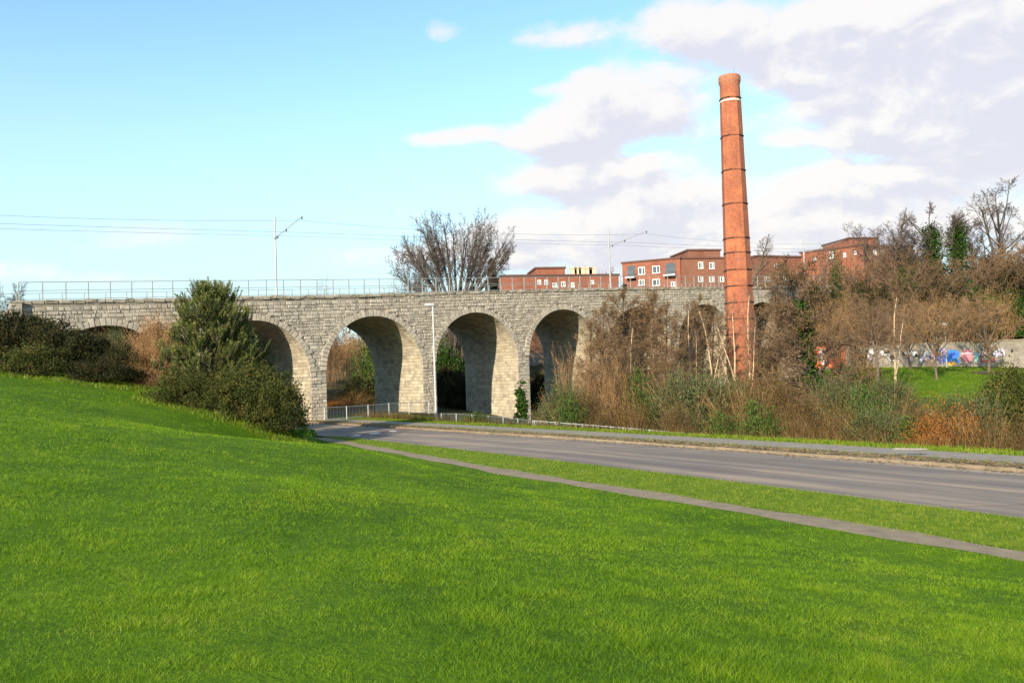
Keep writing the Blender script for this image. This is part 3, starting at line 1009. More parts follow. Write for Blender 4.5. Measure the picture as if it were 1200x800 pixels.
def open_half(k, z):
    """half width of opening k plus its ring at height z"""
    zc = crown(k) - R0
    if z > zc:
        rr = R0 + .42
        q = rr * rr - (z - zc) ** 2
        return math.sqrt(q) if q > 0 else 0
    return R0


zrow = -2.6
rows = []
while zrow < 12:
    h = CH * (.75 + .55 * rs.random())
    rows.append((zrow, h)); zrow += h
for (zr, h) in rows:
    # intervals along this (sloping) course
    iv = []
    start = A0
    for k in KS:
        c = k * SP + AO
        z = zr + slope * c + h / 2
        hw = max(open_half(k, z - h / 2), open_half(k, z + h / 2))
        if hw > 0:
            iv.append((start, c - hw)); start = c + hw
    iv.append((start, A1))
    for (a, b) in iv:
        x = a
        while x < b - .05:
            L = (.20 + .46 * rs.random() ** 1.4) * (1 if h < .28 else 1.15)
            if b - (x + L) < .16: L = b - x
            am = x + L / 2
            z = zr + slope * am + h / 2
            if z + h / 2 < float(top_z(am)) - .20 and z > -2.4:
                st.append((am, z + rs.normal(0, .012), L / 2 - .012 - .014 * rs.random(), h / 2 - .012 - .016 * rs.random()))
            x += L
st = np.array(st)
NS = len(st)
st_t = rs.random(NS)
dist = np.hypot(W3(st[:, 0], 0, 0)[:, 0], W3(st[:, 0], 0, 0)[:, 1])
vis = (st[:, 1] > h1(-20, 55)) & True
pxv = 600 + 1000 * W3(st[:, 0], 0, 0)[:, 0] / W3(st[:, 0], 0, 0)[:, 1]
size = st[:, 2] * st[:, 3] / dist ** 2
hidden = ((pxv < 160) & (st[:, 1] < 8.0)) | ((pxv > 160) & (pxv < 370) & (st[:, 1] < 6.5)) | (pxv > 660) | (st[:, 1] < .3)
order = np.argsort(-np.where(hidden, 0, size))[:300]
ind = np.zeros(NS, bool); ind[order] = True
pro = .018 + .06 * rs.random(NS) ** 1.5
# shared stone shapes for the individual ones
variants = []
for v in range(10):
    V_, Q_ = boxes(np.zeros((1, 3)), np.array([[[1, 0, 0], [0, 0, 1], [0, -1, 0]]], float), np.array([[.5, .5, .5]]), .045, .05, rs)
    me = mkmesh('stone', V_, [Q_], np.full(len(V_), (v + .5) / 10)); me.materials.append(M['stone']); variants.append(me)
rotw = math.atan2(UW[1], UW[0])
for i in np.where(ind)[0]:
    a, z, hl, hh_ = st[i]
    o = obj('stone', variants[rs.integers(10)], None, via)
    o.location = [float(v) for v in (W3(a, -pro[i] / 2 + .02, z) - VO)]
    o.rotation_euler = (0, 0, rotw)
    o.scale = (2 * hl, pro[i] + .06, 2 * hh_)
r_ = ~ind
n = int(r_.sum())
tw = rs.normal(0, .022, n)[:, None]
AX = np.stack([UW[None] * np.cos(tw) + ZW[None] * np.sin(tw), ZW[None] * np.cos(tw) - UW[None] * np.sin(tw), np.broadcast_to(-NW, (n, 3))], axis=1)
C = W3(st[r_, 0], 0.0, st[r_, 1]) - VO
V_, Q_ = boxes(C, AX, np.stack([st[r_, 2], st[r_, 3], pro[r_]], axis=1), .018, .008, rs)
o = obj('stonework', mkmesh('stonework', V_, [Q_], np.repeat(st_t[r_], 12)), M['stone'], via); tag(o, kind='stuff')

# lining of the arches: jamb stones and soffit courses
Cs, Ax, Hs = [], [], []
for k in KS:
    c = k * SP + AO; zc = crown(k) - R0
    for side in (-1, 1):
        z = -2.4
        while z < zc - .05:
            h = min(CH * (.85 + .5 * rs.random()), zc - z)
            d = 0.02
            while d < WD - .02:
                L = min((.28 if k < 4 else .8) + .5 * rs.random(), WD - .02 - d)
                if WD - .02 - d - L < .2: L = WD - .02 - d
                Cs.append(W3(c + side * R0, d + L / 2, z + h / 2) - VO); Ax.append([NW, ZW, -UW * side]); Hs.append([L / 2 - .01, h / 2 - .01, .014 + .018 * rs.random()])
                d += L
            z += h
    nr = 48 if k < 4 else 24
    for j in range(nr):
        t = (j + .5) / nr * math.pi
        rad = np.array([-math.cos(t), math.sin(t)])
        tan = np.array([math.sin(t), math.cos(t)])
        d = 0.02
        while d < WD - .02:
            L = min((.4 if k < 4 else .9) + .6 * rs.random(), WD - .02 - d)
            if WD - .02 - d - L < .25: L = WD - .02 - d
            Cs.append(W3(c + R0 * rad[0], d + L / 2, zc + R0 * rad[1]) - VO)
            Ax.append([NW, UW * tan[0] + ZW * tan[1], -(UW * rad[0] + ZW * rad[1])])
            Hs.append([L / 2 - .01, math.pi * R0 / nr / 2 - .012, .022 + .015 * rs.random()])
            d += L
V_, Q_ = boxes(np.array(Cs), np.array(Ax), np.array(Hs), .015, .006, rs)
o = obj('arch_lining', mkmesh('arch_lining', V_, [Q_], np.repeat(rs.random(len(Cs)), 12)), M['lining'], via); tag(o, kind='stuff')

# voussoirs, one ring per arch
nv = 41
vous = []
for j in range(nv):
    g = .0035
    t0, t1 = j / nv * math.pi + g, (j + 1) / nv * math.pi - g
    ro = R0 + .52 + .12 * ((j % 2) - .5) + rs.normal(0, .05)
    ri = R0 - .02
    vv = []
    for dd, ins in ((.12, 0), (-.055, 0), (-.075 - .045 * rs.random(), .02)):
        for (r__, t) in ((ri + ins, t0 + ins / 5), (ri + ins, t1 - ins / 5), (ro - ins, t1 - ins / 5), (ro - ins, t0 + ins / 5)):
            a, z = -r__ * math.cos(t), r__ * math.sin(t)
            vv.append(UW * a + NW * dd + ZW * z)
    qs = []
    for o_ in (0, 4):
        for i in range(4):
            qs.append((o_ + i, o_ + 4 + i, o_ + 4 + (i + 1) % 4, o_ + (i + 1) % 4))
    qs.append((8, 11, 10, 9)); qs.append((0, 1, 2, 3))
    me = mkmesh('voussoir', vv, [qs], np.full(12, .15 + .75 * rs.random())); me.materials.append(M['stone']); vous.append(me)
for k in KS[:7]:
    c = k * SP + AO
    for j in range(nv):
        obj('voussoir', vous[(j * 7 + k * 5) % nv if False else j], None, via, W3(c, 0, crown(k) - R0) - VO)

mb = MB()
for k in KS[7:]:
    for j in range(nv):
        n0 = len(vous[j].vertices); a_ = np.empty(n0 * 3, np.float32); vous[j].vertices.foreach_get('co', a_)
        mb.add(a_.reshape(-1, 3) + W3(k * SP + AO, 0, crown(k) - R0) - VO, quads=[list(p_.vertices) for p_ in vous[j].polygons], tint=j / nv)
o = mb.build('voussoir_rings', M['stone'], via); tag(o, kind='stuff')
# rough coping row along the parapet
a = A0
cop = []
for v in range(8):
    V_, Q_ = boxes(np.zeros((1, 3)), np.array([[[1, 0, 0], [0, 0, 1], [0, -1, 0]]], float), np.array([[.5, .5, .5]]), .05, .06, rs)
    V_[:, 2] += rs.normal(0, .05, len(V_))
    me = mkmesh('coping_stone', V_, [Q_], np.full(len(V_), rs.random() * .8)); me.materials.append(M['stone'] if v % 3 else M['dark_stone']); cop.append(me)
while a < A1 - .2:
    L = .45 + .5 * rs.random()
    o = obj('coping_stone', cop[rs.integers(8)], None, via, W3(a + L / 2, .20, float(top_z(a + L / 2)) - .09 + rs.normal(0, .018)) - VO)
    o.rotation_euler = (0, 0, rotw); o.scale = (L - .02, .56, .26)
    a += L
# abutment pillar at the left end
mb = MB()
mb.box(W3(A0 - .12, .12, 7.15) - VO, (.34, .50, 2.3), [UW, NW, ZW], tint=.3)
mb.build('end_pier', M['stone'], via)
mb = MB(); mb.box(W3(A0 - .12, .12, 9.50) - VO, (.38, .54, .05), [UW, NW, ZW], tint=.2, taper=.1)
mb.build('end_pier_cap', M['dark_stone'], via)
# dark water stains are real weathered recesses: missing stones on the third pier
# ------------------------------------------------------------------ railings on the parapets
def railing(name, d, a0, a1, step, hgt, rails, pw, label, zoff=0.0, phase=0.0):
    r = empty(name, W3(a0, d, float(top_z(a0))))
    RO = W3(a0, d, float(top_z(a0)))
    tag(r, label, 'railing')
    mbp = MB()
    mbp.box((0, 0, hgt / 2), (pw, .028, hgt / 2)); mbp.box((0, 0, .015), (.09, .07, .015)); mbp.tube((0, 0, hgt), (0, 0, hgt + .035), pw * .8, n=6)
    base = mbp.mesh('post')
    a = a0 + phase
    while a < a1:
        o = obj('post', base, M['rail_paint'], r, W3(a, d, float(top_z(a)) + zoff) - RO); o.rotation_euler = (0, 0, rotw)
        a += step
    aa_ = np.arange(a0, a1 + .01, (a1 - a0) / 30)
    for (h, rad) in rails:
        mbr = MB()
        p = W3(aa_, d - .0, top_z(aa_) + zoff + h) - RO
        V_, Q_ = tubes(p[:-1], p[1:], np.full(len(p) - 1, rad), np.full(len(p) - 1, rad), 6)
        mbr.add(V_, quads=Q_)
        mbr.build('rail', M['rail_paint'], r)
    return r


railing('railing', .22, A0 + .1, A1, 1.47, 1.36, [(1.36, .030), (.76, .024), (.14, .028)], .038, 'grey metal railing along the near parapet of the viaduct')
railing('railing', WD - .22, -2.95 * SP, A1, 1.62, 1.42, [(1.42, .026), (.80, .020), (.16, .024)], .032, 'grey metal railing along the far parapet of the viaduct', 0.02, .7)

# ------------------------------------------------------------------ tram poles and wires
def tram_pole(k, zt, label):
    a = k * SP
    b = W3(a, WD - 1.0, float(top_z(a)) - 1.0)
    t = empty('tram_pole', b); tag(t, label, 'pole', 'tram wire poles along the viaduct')
    H = zt - b[2]
    mb = MB(); mb.lathe([(.26, 0), (.26, .06), (.13, .08), (.13, .7), (.115, .75), (.075, H - .12), (.09, H - .1), (.09, H), (.03, H + .08)], 10); mb.build('mast', M['pole'], t)
    e0 = ZW * (H - 1.85); e1 = -NW * 6.6 + ZW * (H - .95)
    mb = MB(); mb.tube(e0, e1, .038, .028, 6); mb.tube(ZW * (H - .35), e1 * .62 + e0 * .38, .013, n=5)
    mb.build('bracket_arm', M['pole'], t)
    mb = MB()
    for f in (.10, .42, .97):
        q = e0 * (1 - f) + e1 * f
        mb.lathe([(.05, -.22), (.07, -.16), (.05, -.1), (.07, -.04), (.05, .02)], 6, q)
    mb.build('insulator', M['iron'], t)
    mb = MB(); mb.lathe([(.16, H - 1.95), (.16, H - 1.75)], 8); mb.build('clamp', M['galv'], t)
    return b


Hs_ = [(-4.2, 17.0), (-.507, 18.63), (3.37, 20.45), (7.0, 21.9)]
labels = ['tall tram pole', 'tall pale tram pole with bracket arm left of the big bare tree', 'pale tram pole with bracket arm between the chimney and the big bare tree', 'pale tram pole behind the trees right of the chimney']
tops = []
for (k, zt), lb in zip(Hs_, labels):
    b = W3(k * SP, WD - 1.0, 0)
    if k > -4: tram_pole(k, zt, lb)
    tops.append((k * SP, zt))


def wire(d, dz, sag, rad, label, n=16):
    segs = []
    kk = [(-8 * SP, 15.4)] + tops + [(10.5 * SP, 23.5)]
    for (a0_, z0), (a1_, z1) in zip(kk[:-1], kk[1:]):
        t = np.linspace(0, 1, n + 1)
        a_ = a0_ + (a1_ - a0_) * t; z_ = z0 + (z1 - z0) * t - dz - sag * 4 * t * (1 - t)
        p = W3(a_, d, z_); segs.append((p[:-1], p[1:]))
    p0 = np.concatenate([s_[0] for s_ in segs]); p1 = np.concatenate([s_[1] for s_ in segs])
    V_, Q_ = tubes(p0, p1, np.full(len(p0), rad), np.full(len(p0), rad), 4)
    o = obj('overhead_wire', mkmesh('overhead_wire', V_, [Q_]), M['wire']); tag(o, label, 'wire', 'overhead tram wires')


wire(WD - 2.6, 1.9, .10, .014, 'upper overhead wire above the far tram track')
wire(2.4, 1.25, .55, .013, 'sagging support wire above the near tram track')
wire(2.45, 2.3, .08, .014, 'lower contact wire above the near tram track')

# ------------------------------------------------------------------ chimney
CP = P(870, 440, 85); CZ = -.6
ch = empty('brick_chimney', (CP[0], CP[1], CZ))
tag(ch, 'tall tapering octagonal red brick factory chimney with dark iron bands', 'chimney')
HT = P(853, 90, 85)[2] - CZ
ztop = HT


def crad(z): return 1.50 + (.96 - 1.50) * (z / HT) ** .93


ROT = math.radians(22.5)
OCT = 1 / math.cos(math.pi / 8) * .98
mb = MB()
prof = [(1.72 * OCT, 0), (1.72 * OCT, 1.2), (crad(1.3) * OCT, 1.35)]
for z in np.linspace(1.6, HT - 2.75, 26): prof.append((crad(z) * OCT, z))
mb.lathe(prof, 8, rot=ROT); mb.build('shaft', M['brick'], ch)
zc = HT - 2.75
mb = MB(); mb.lathe([(1.02, zc), (.98, HT - .9), (.98, HT - .72)], 20); mb.build('neck', M['brick'], ch)
mb = MB(); mb.lathe([(.985, HT - .95), (1.01, HT - .85), (1.05, HT - .72), (1.09, HT - .6), (1.09, HT - .14), (1.03, HT), (.74, HT + .01), (.74, HT - .6)], 20); mb.build('cap', M['brick_cap'], ch)
mb = MB(); mb.lathe([(1.04, zc + .05), (1.04, zc + .24)], 20); mb.build('painted_ring', M['white_ring'], ch)
mb = MB(); mb.tube((.5, 0, HT - .2), (.5, 0, HT + .9), .012, n=5); mb.build('lightning_rod', M['iron'], ch)
for py in (116.5, 161, 201, 240, 280, 297, 317, 336, 355, 374, 392, 407, 422):
    z = P(860, py, 85)[2] - CZ
    for seg in range(8):
        # each face has its own strap, a little off level and with gaps
        a0_ = ROT + seg * math.pi / 4; a1_ = a0_ + math.pi / 4
        rr = (crad(z) * OCT + .035)
        p0 = np.array([rr * math.cos(a0_), rr * math.sin(a0_)]); p1 = np.array([rr * math.cos(a1_), rr * math.sin(a1_)])
        m_ = (p0 + p1) / 2; d_ = (p1 - p0); L = np.linalg.norm(d_); d_ /= L
        if seg == 0 or 'sb' not in globals() or True:
            mbs = MB()
            mbs.box((0, 0, 0), (L / 2 - .01, .035, .055)); sb = mbs.mesh('iron_band')
        o = obj('iron_band', sb, M['iron_lit'] if seg == 5 else M['iron'], ch, (m_[0], m_[1], z + rs.normal(0, .012))); o.rotation_euler = (0, 0, math.atan2(d_[1], d_[0]))  # front face straps take the iron with painted light

# ------------------------------------------------------------------ lamp post and fences
lp = G(511, 492, 0.05); lp[2] = h1(lp[0], lp[1])
t = empty('street_lamp', lp); tag(t, 'slim pale street lamp post standing in front of the viaduct pier', 'street lamp')
HL = P(507, 357, lp[1])[2] - lp[2]
mb = MB(); mb.lathe([(.11, 0), (.11, 1.3), (.07, 1.36), (.05, HL - .1), (.045, HL)], 10); mb.build('mast', M['white_metal'], t)
mb = MB(); mb.box((-.25, -.02, HL + .03), (.42, .15, .06), tint=.3, taper=.25); mb.build('lamp_head', M['galv'], t)
mb = MB(); mb.box((-.25, -.02, HL - .045), (.3, .11, .018)); mb.build('lens', M['glass'], t)
mb = MB(); mb.box((0, -.125, .75), (.05, .012, .25)); mb.build('access_door', M['galv'], t)


def guard(name, pts, hgt, label, mt, sp=2.0, bars=True, z=None):
    """fence along plan points; every post, rail and pane of bars"""
    pts = np.array(pts, float)
    cm = np.r_[0, np.cumsum(np.linalg.norm(np.diff(pts[:, :2], axis=0), axis=1))]
    n = max(2, int(round(cm[-1] / sp)))
    s_ = np.linspace(0, cm[-1], n + 1)
    q = np.stack([np.interp(s_, cm, pts[:, j]) for j in range(3)], axis=1)
    r = empty(name, q[0]); tag(r, label, 'fence')
    mbp = MB(); mbp.box((0, 0, hgt / 2 - .1), (.032, .032, hgt / 2 + .1)); base = mbp.mesh('post')
    bar = None
    for i in range(n + 1):
        o = obj('post', base, mt, r, q[i] - q[0])
    for i in range(n):
        d_ = q[i + 1] - q[i]; L = np.linalg.norm(d_[:2])
        for h in (hgt - .04, .12):
            mbr = MB(); mbr.tube(q[i] - q[0] + ZW * h, q[i + 1] - q[0] + ZW * h, .024, n=6); mbr.build('rail', mt, r)
        if bars:
            nb = int(L / .125)
            mbb = MB()
            for j in range(1, nb):
                f = j / nb
                b_ = q[i] - q[0] + d_ * f
                mbb.tube(b_ + ZW * .12, b_ + ZW * (hgt - .04), .0085, n=4, cap=False)
            mbb.build('bars', mt, r)
    return r


def walk(px, py, Y, dz=0.0):
    p = P(px, py, Y); return (p[0], p[1], h1(p[0], p[1]) + dz)


def wall_pt(px, d):
    """point on the wall's front plane (offset d) seen at column px"""
    k = 0
    for _ in range(30):
        b = W3(k * SP, d, 1.0)
        x = 600 + 1000 * b[0] / b[1] 
        k += (px - x) / 120
    return W3(k * SP, d, 0)


f1 = []
for px in np.linspace(378, 500, 9):
    p = wall_pt(px, -1.6); f1.append((p[0], p[1], h1(p[0], p[1]) + .02))
guard('guard_fence', f1, 1.1, 'grey barred pedestrian fence across the foot of the arch over the pavement', M['galv'], 2.0)
ftop = [(517, 484), (545, 484.5), (575, 487), (600, 489), (624, 492)]
f2 = []
for (px, py), Y in zip(ftop, (68.5, 66, 63.5, 61, 58.5)):
    p = P(px, py, Y); f2.append((p[0], p[1], p[2] - 1.1))
guard('guard_fence', f2, 1.1, 'grey barred fence to the right of the street lamp', M['galv'], 2.2)
ftop = [(626, 492.3), (648, 493.8), (690, 497), (780, 504.5), (860, 511), (930, 516.5), (1000, 521.5)]
f3 = []
offs = offset(FAR, 5.4)
for (px, py) in ftop:
    # where the fence line meets this column
    x_ = 600 + 1000 * offs[:, 0] / offs[:, 1]
    sel_ = (offs[:, 1] > 15) & (offs[:, 1] < 75)
    i = np.argmin(np.abs(x_ - px) + np.where(sel_, 0, 1e6))
    Y = offs[i, 1]
    p = P(px, py, Y); f3.append((p[0], p[1], p[2] - 1.05))
guard('guard_fence', f3, 1.05, 'long pale barred fence half sunk behind the roadside bank below the trees', M['white_metal'], 2.0)
p = G(1046, 527, .35); q = G(1088, 527.5, .3)
mb = MB(); d_ = q - p; L = np.linalg.norm(d_); mb.box((0, 0, .05), (L / 2, .10, .022), [d_ / L, np.cross(ZW, d_ / L), ZW], taper=.2)
o = mb.build('concrete_block', M['concrete'], None, (p + q) / 2); tag(o, 'long pale concrete block lying in the grass at the edge of the bank', 'block')

# ------------------------------------------------------------------ retaining wall with graffiti
rw = empty('retaining_wall', (WX[0], WY[0], WZ[0])); RWO = np.array([WX[0], WY[0], WZ[0]])
tag(rw, 'weathered concrete retaining wall covered in graffiti behind the park lawn', 'wall')
xs = np.arange(29.5, 82, 3.1)


def wall_at(x): return np.array([x, np.interp(x, WX, WY), np.interp(x, WX, WZ)])


def wtop(x):
    # the wall top drops a little towards the chimney
    return np.interp(x, [28, 40, 50, 54, 57, 80], [2.3, 2.45, 2.6, 2.6, 3.3, 3.3])


for i in range(len(xs) - 1):
    a, b = wall_at(xs[i] + .02), wall_at(xs[i + 1] - .02)
    m_ = (a + b) / 2; d_ = b - a; d_[2] = 0; L = np.linalg.norm(d_); d_ /= L
    H = float(wtop(m_[0])) + rs.normal(0, .03)
    mb = MB(); nn = np.cross(ZW, d_)
    mb.box((0, 0, H / 2 - .4), (L / 2, .2, H / 2 + .4), [d_, nn, ZW], tint=rs.random()); o = mb.build('wall_panel', M['concrete'], rw, m_ - RWO)
    mb = MB(); mb.box((0, 0, 0), (L / 2 + .01, .27, .07), [d_, nn, ZW], tint=.3); mb.build('coping', M['dark_stone'], rw, m_ - RWO + ZW * (H + .072))


def paint(name, shape, color, layer, mt=None):
    """flat painted shape on the wall; shape in photo pixels"""
    pts = []
    n = len(shape)
    for i in range(n):                       # Catmull-Rom through the outline
        p0, p1, p2, p3 = [np.array(shape[(i + j) % n], float) for j in (-1, 0, 1, 2)]
        for t in (0, .33, .66):
            pts.append(.5 * ((2 * p1) + (-p0 + p2) * t + (2 * p0 - 5 * p1 + 4 * p2 - p3) * t * t + (-p0 + 3 * p1 - 3 * p2 + p3) * t ** 3))
    vv = []
    for (px, py) in pts:
        Y = 95.0
        for _ in range(6):
            p = P(px, py, Y); Y = np.interp(p[0], WX, WY) - .205 - .006 * layer
        p = P(px, py, Y); vv.append(p - RWO)
    mb = MB(); mb.add(vv, ngons=[list(range(len(vv)))])
    return mb.build(name, M[color], rw)


def blob(cx, cy, rx, ry, n=9, j=.18, seed=0):
    r = np.random.default_rng(seed)
    return [(cx + rx * math.cos(a) * (1 + r.normal(0, j)), cy + ry * math.sin(a) * (1 + r.normal(0, j))) for a in np.linspace(0, 2 * math.pi, n, endpoint=False)]


GF = 'graffiti'
paint(GF, [(1100, 424), (1101, 409), (1106, 411), (1107, 417), (1110, 417), (1112, 410), (1118, 410), (1124, 412), (1124, 418), (1121, 419), (1125, 423), (1123, 425), (1117, 422), (1112, 424), (1108, 423)], 'spray_blue', 1)
paint(GF, [(1100, 425), (1103, 416), (1106, 419), (1107, 425)], 'spray_darkblue', 2)
paint(GF, [(1112, 415), (1118, 413), (1120, 415), (1114, 418)], 'spray_darkblue', 2)
paint(GF, [(1103, 410), (1107, 408), (1109, 413), (1106, 416)], 'spray_lilac', 2)
paint(GF, blob(1095, 416, 3.2, 5, seed=1), 'spray_lilac', 1)
paint(GF, blob(1115, 426, 4, 1.8, seed=2), 'spray_yellow', 1)
paint(GF, [(1127, 412), (1134, 409), (1140, 412), (1141, 418), (1137, 424), (1131, 424), (1127, 418)], 'spray_pink', 2)
paint(GF, [(1128, 413.5), (1140, 412.6), (1140, 413.8), (1128, 414.8)], 'spray_white', 3)
paint(GF, [(1141, 415), (1145, 413), (1146, 421), (1143, 424)], 'spray_teal', 1)
rgf = np.random.default_rng(71)


def strokes(x0, x1, y0, y1, n, cols, lay):
    for i in range(n):
        cx, cy = rgf.uniform(x0, x1), rgf.uniform(y0, y1)
        w_, h_ = rgf.uniform(1.2, 3.4), rgf.uniform(.5, 1.1); an = rgf.choice([.2, 1.3, 1.57, 2.6, .9]) + rgf.normal(0, .15)
        sh = [(cx + math.cos(an) * w_ * math.cos(t_) - math.sin(an) * h_ * math.sin(t_) + rgf.normal(0, .3), cy + math.sin(an) * w_ * math.cos(t_) + math.cos(an) * h_ * math.sin(t_) + rgf.normal(0, .3)) for t_ in np.linspace(0, 6.283, 7, endpoint=False)]
        paint(GF, sh, cols[i % len(cols)], lay + i * .1)


strokes(1147, 1157, 409, 418, 9, ['spray_black'], 1)
strokes(1147, 1157, 410, 417, 12, ['spray_white', 'spray_white', 'spray_lilac'], 2)
strokes(1163, 1179, 408, 418, 12, ['spray_black'], 1)
strokes(1163, 1178, 409, 417, 18, ['spray_white', 'spray_white', 'spray_lilac'], 2.3)
paint(GF, [(1149, 421), (1151, 419.5), (1152, 422.5), (1158, 422), (1157, 424), (1150, 424)], 'spray_red', 1)
paint(GF, [(1160, 420), (1166, 419.5), (1166, 421), (1161, 421.6)], 'spray_red', 1)
paint(GF, [(1160, 423), (1166, 422.5), (1166, 424), (1161, 424.2)], 'spray_red', 1)
paint(GF, blob(1186, 411, 1.6, 2.2, seed=7), 'spray_black', 1)
rgf = np.random.default_rng(70)
for i in range(28):
    cx, cy = rgf.uniform(1016, 1092), rgf.uniform(411, 423)
    w_, h_ = rgf.uniform(1.2, 4.5), rgf.uniform(.8, 2.6)
    an = rgf.uniform(0, 3.14)
    sh = [(cx + math.cos(an) * w_ * math.cos(t_) - math.sin(an) * h_ * math.sin(t_) + rgf.normal(0, .5), cy + math.sin(an) * w_ * math.cos(t_) + math.cos(an) * h_ * math.sin(t_) + rgf.normal(0, .4)) for t_ in np.linspace(0, 6.283, 7, endpoint=False)]
    paint(GF, sh, ['spray_white', 'spray_white', 'spray_black', 'spray_lilac', 'spray_white'][i % 5], 1 + i * .12)
paint(GF, [(952, 409), (962, 406), (976, 405), (990, 406), (991, 418), (990, 431), (978, 432), (968, 430), (954, 431)], 'spray_orange', 1)
paint(GF, [(960, 413), (963, 411), (966, 418), (968, 424), (965, 428), (962, 422)], 'spray_white', 2)
paint(GF, [(966, 413), (971, 411), (972, 418), (969, 421)], 'spray_black', 2)
paint(GF, blob(957, 417, 2.4, 5, seed=9), 'spray_red', 2)

# ------------------------------------------------------------------ brick blocks behind the viaduct
def face_frame(pA, pB):
    u = pB - pA; u = np.array([u[0], u[1], 0]); L = np.linalg.norm(u); u /= L
    n = np.array([-u[1], u[0], 0])
    if n[1] < 0: n = -n
    return u, n, L


def inter(px, py, pA, u, n):
    r = ray(px, py)
    # ray from eye meets the vertical plane through pA with normal n
    t = (n[0] * pA[0] + n[1] * pA[1]) / (n[0] * r[0] + n[1] * r[1])
    p = np.array([r[0] * t, r[1] * t, EYE + r[2] * t])
    return float(np.dot((p - pA)[:2], u[:2])), p[2]


def window(parent, o0, a, z, w, h, u, n, white='window_white', mull=1):
    f = MB()
    c = u * a + ZW * z - n * .03
    t = .09
    f.box(c + ZW * (h / 2 - t / 2), (w / 2, .07, t / 2), [u, n, ZW]); f.box(c - ZW * (h / 2 - t / 2), (w / 2 + .06, .10, t / 2), [u, n, ZW])
    for s_ in (-1, 1): f.box(c + u * s_ * (w / 2 - t / 2), (t / 2, .066, h / 2 - t), [u, n, ZW])
    for j in range(mull): f.box(c + u * (w * ((j + 1) / (mull + 1) - .5)), (.045, .06, h / 2 - t), [u, n, ZW])
    wf = f.build('window', M[white], parent)
    p = MB(); p.box(c + n * .02, (w / 2 - t, .015, h / 2 - t), [u, n, ZW]); p.build('pane', M['glass'], wf)


def block(name, pxA, YA, pxB, YB, py_top, depth, label, wins=(), mt='wallbrick', side=None, balc=(), zb=None, eave=.18, cat='building', parent=None, part='wall'):
    pA = P(pxA, py_top, YA); zt = pA[2]
    pB = P(pxB, py_top, YB); pB[2] = zt
    u, n, L = face_frame(pA, pB)
    z0 = min(h1(pA[0], pA[1]), h1(pB[0], pB[1])) - 1 if zb is None else zb
    org = np.array([pA[0], pA[1], 0.0])
    if parent is None:
        b = empty(name, org); tag(b, label, cat); bo = org
    else:
        b, bo = parent
    sh = org - bo
    mb = MB(); mb.box(sh + u * L / 2 + n * depth / 2 + ZW * (z0 + zt) / 2, (L / 2, depth / 2, (zt - z0) / 2), [u, n, ZW])
    mb.build(part, M[mt], b)
    if eave:
        mb = MB(); mb.box(sh + u * L / 2 + n * depth / 2 + ZW * (zt + .14), (L / 2 + eave, depth / 2 + eave, .14), [u, n, ZW]); mb.build('roof', M['roofdark'], b)
    for (px, py, w, h) in wins:
        a, z = inter(px, py, pA, u, n)
        Z = abs(pA[1] + u[1] * a)
        window(b, org, 0, 0, w * Z / 1000 / max(.3, abs(u[0])), h * Z / 1000, u, n) if False else None
        c = sh + u * a + ZW * z
        f = MB(); ww = w * Z / 1000; hh = h * Z / 1000; t_ = .10
        f.box(c + ZW * (hh / 2 - t_ / 2) - n * .03, (ww / 2, .07, t_ / 2), [u, n, ZW]); f.box(c - ZW * (hh / 2 - t_ / 2) - n * .03, (ww / 2 + .05, .10, t_ / 2), [u, n, ZW])
        for s_ in (-1, 1): f.box(c + u * s_ * (ww / 2 - t_ / 2) - n * .03, (t_ / 2, .066, hh / 2 - t_), [u, n, ZW])
        f.box(c + u * ww * .08 - n * .03, (.05, .06, hh / 2 - t_), [u, n, ZW])
        wf = f.build('window', M['window_white'], b)
        p_ = MB(); p_.box(c - n * .012, (ww / 2 - t_, .014, hh / 2 - t_), [u, n, ZW]); p_.build('pane', M['glass'], wf)
    for (px, py, w, h) in balc:
        a, z = inter(px, py, pA, u, n); Z = abs(pA[1] + u[1] * a)
        ww = w * Z / 1000; hh = h * Z / 1000
        c = sh + u * a + ZW * z
        mbb = MB()
        mbb.box(c - n * .6 - ZW * .55, (ww / 2, .6, .08), [u, n, ZW]); bb = mbb.build('balcony', M['window_white'], b)
        mbb = MB()
        for j in range(13):
            mbb.tube(c - n * 1.17 - ZW * .47 + u * ww * (j / 12 - .5), c - n * 1.17 + ZW * .5 + u * ww * (j / 12 - .5), .018, n=4)
        mbb.tube(c - n * 1.17 + ZW * .5 - u * ww / 2, c - n * 1.17 + ZW * .5 + u * ww / 2, .03, n=4)
        mbb.build('balustrade', M['galv'], bb)
        mbb = MB(); mbb.box(c + ZW * (hh * .35) - n * .02, (ww / 2 * .8, .03, hh * .55), [u, n, ZW]); mbb.build('balcony_door', M['glass'], bb)
    return b, org


b1 = block('apartment_building', 588, 138, 725, 142, 324, 14, 'low red brick apartment block with small round-top chimneys left of the second tram pole',
           wins=[(632, 331, 4.2, 6), (640, 331, 4.2, 6), (650, 334, 5, 6), (660, 333, 5, 6), (671, 334, 4, 6), (694, 331, 4, 5)])
block('', 628, 139.5, 662, 140.2, 315, 8, '', parent=b1, part='stair_tower')
mb_parent, mo = b1
for px in (672, 677, 682, 690, 694):
    p = P(px, 321, 146)
    mb = MB(); mb.box(p - mo + ZW * -.3, (.55, .5, 1.1)); mb.box(p - mo + ZW * .95, (.62, .57, .1)); mb.lathe([(.16, 1.0), (.13, 1.35)], 8, p - mo); mb.build('chimney', M['cream'], mb_parent)
block('', 668, 150, 700, 151, 321.5, 6, '', parent=b1, part='rear_wing', mt='cream', eave=0)

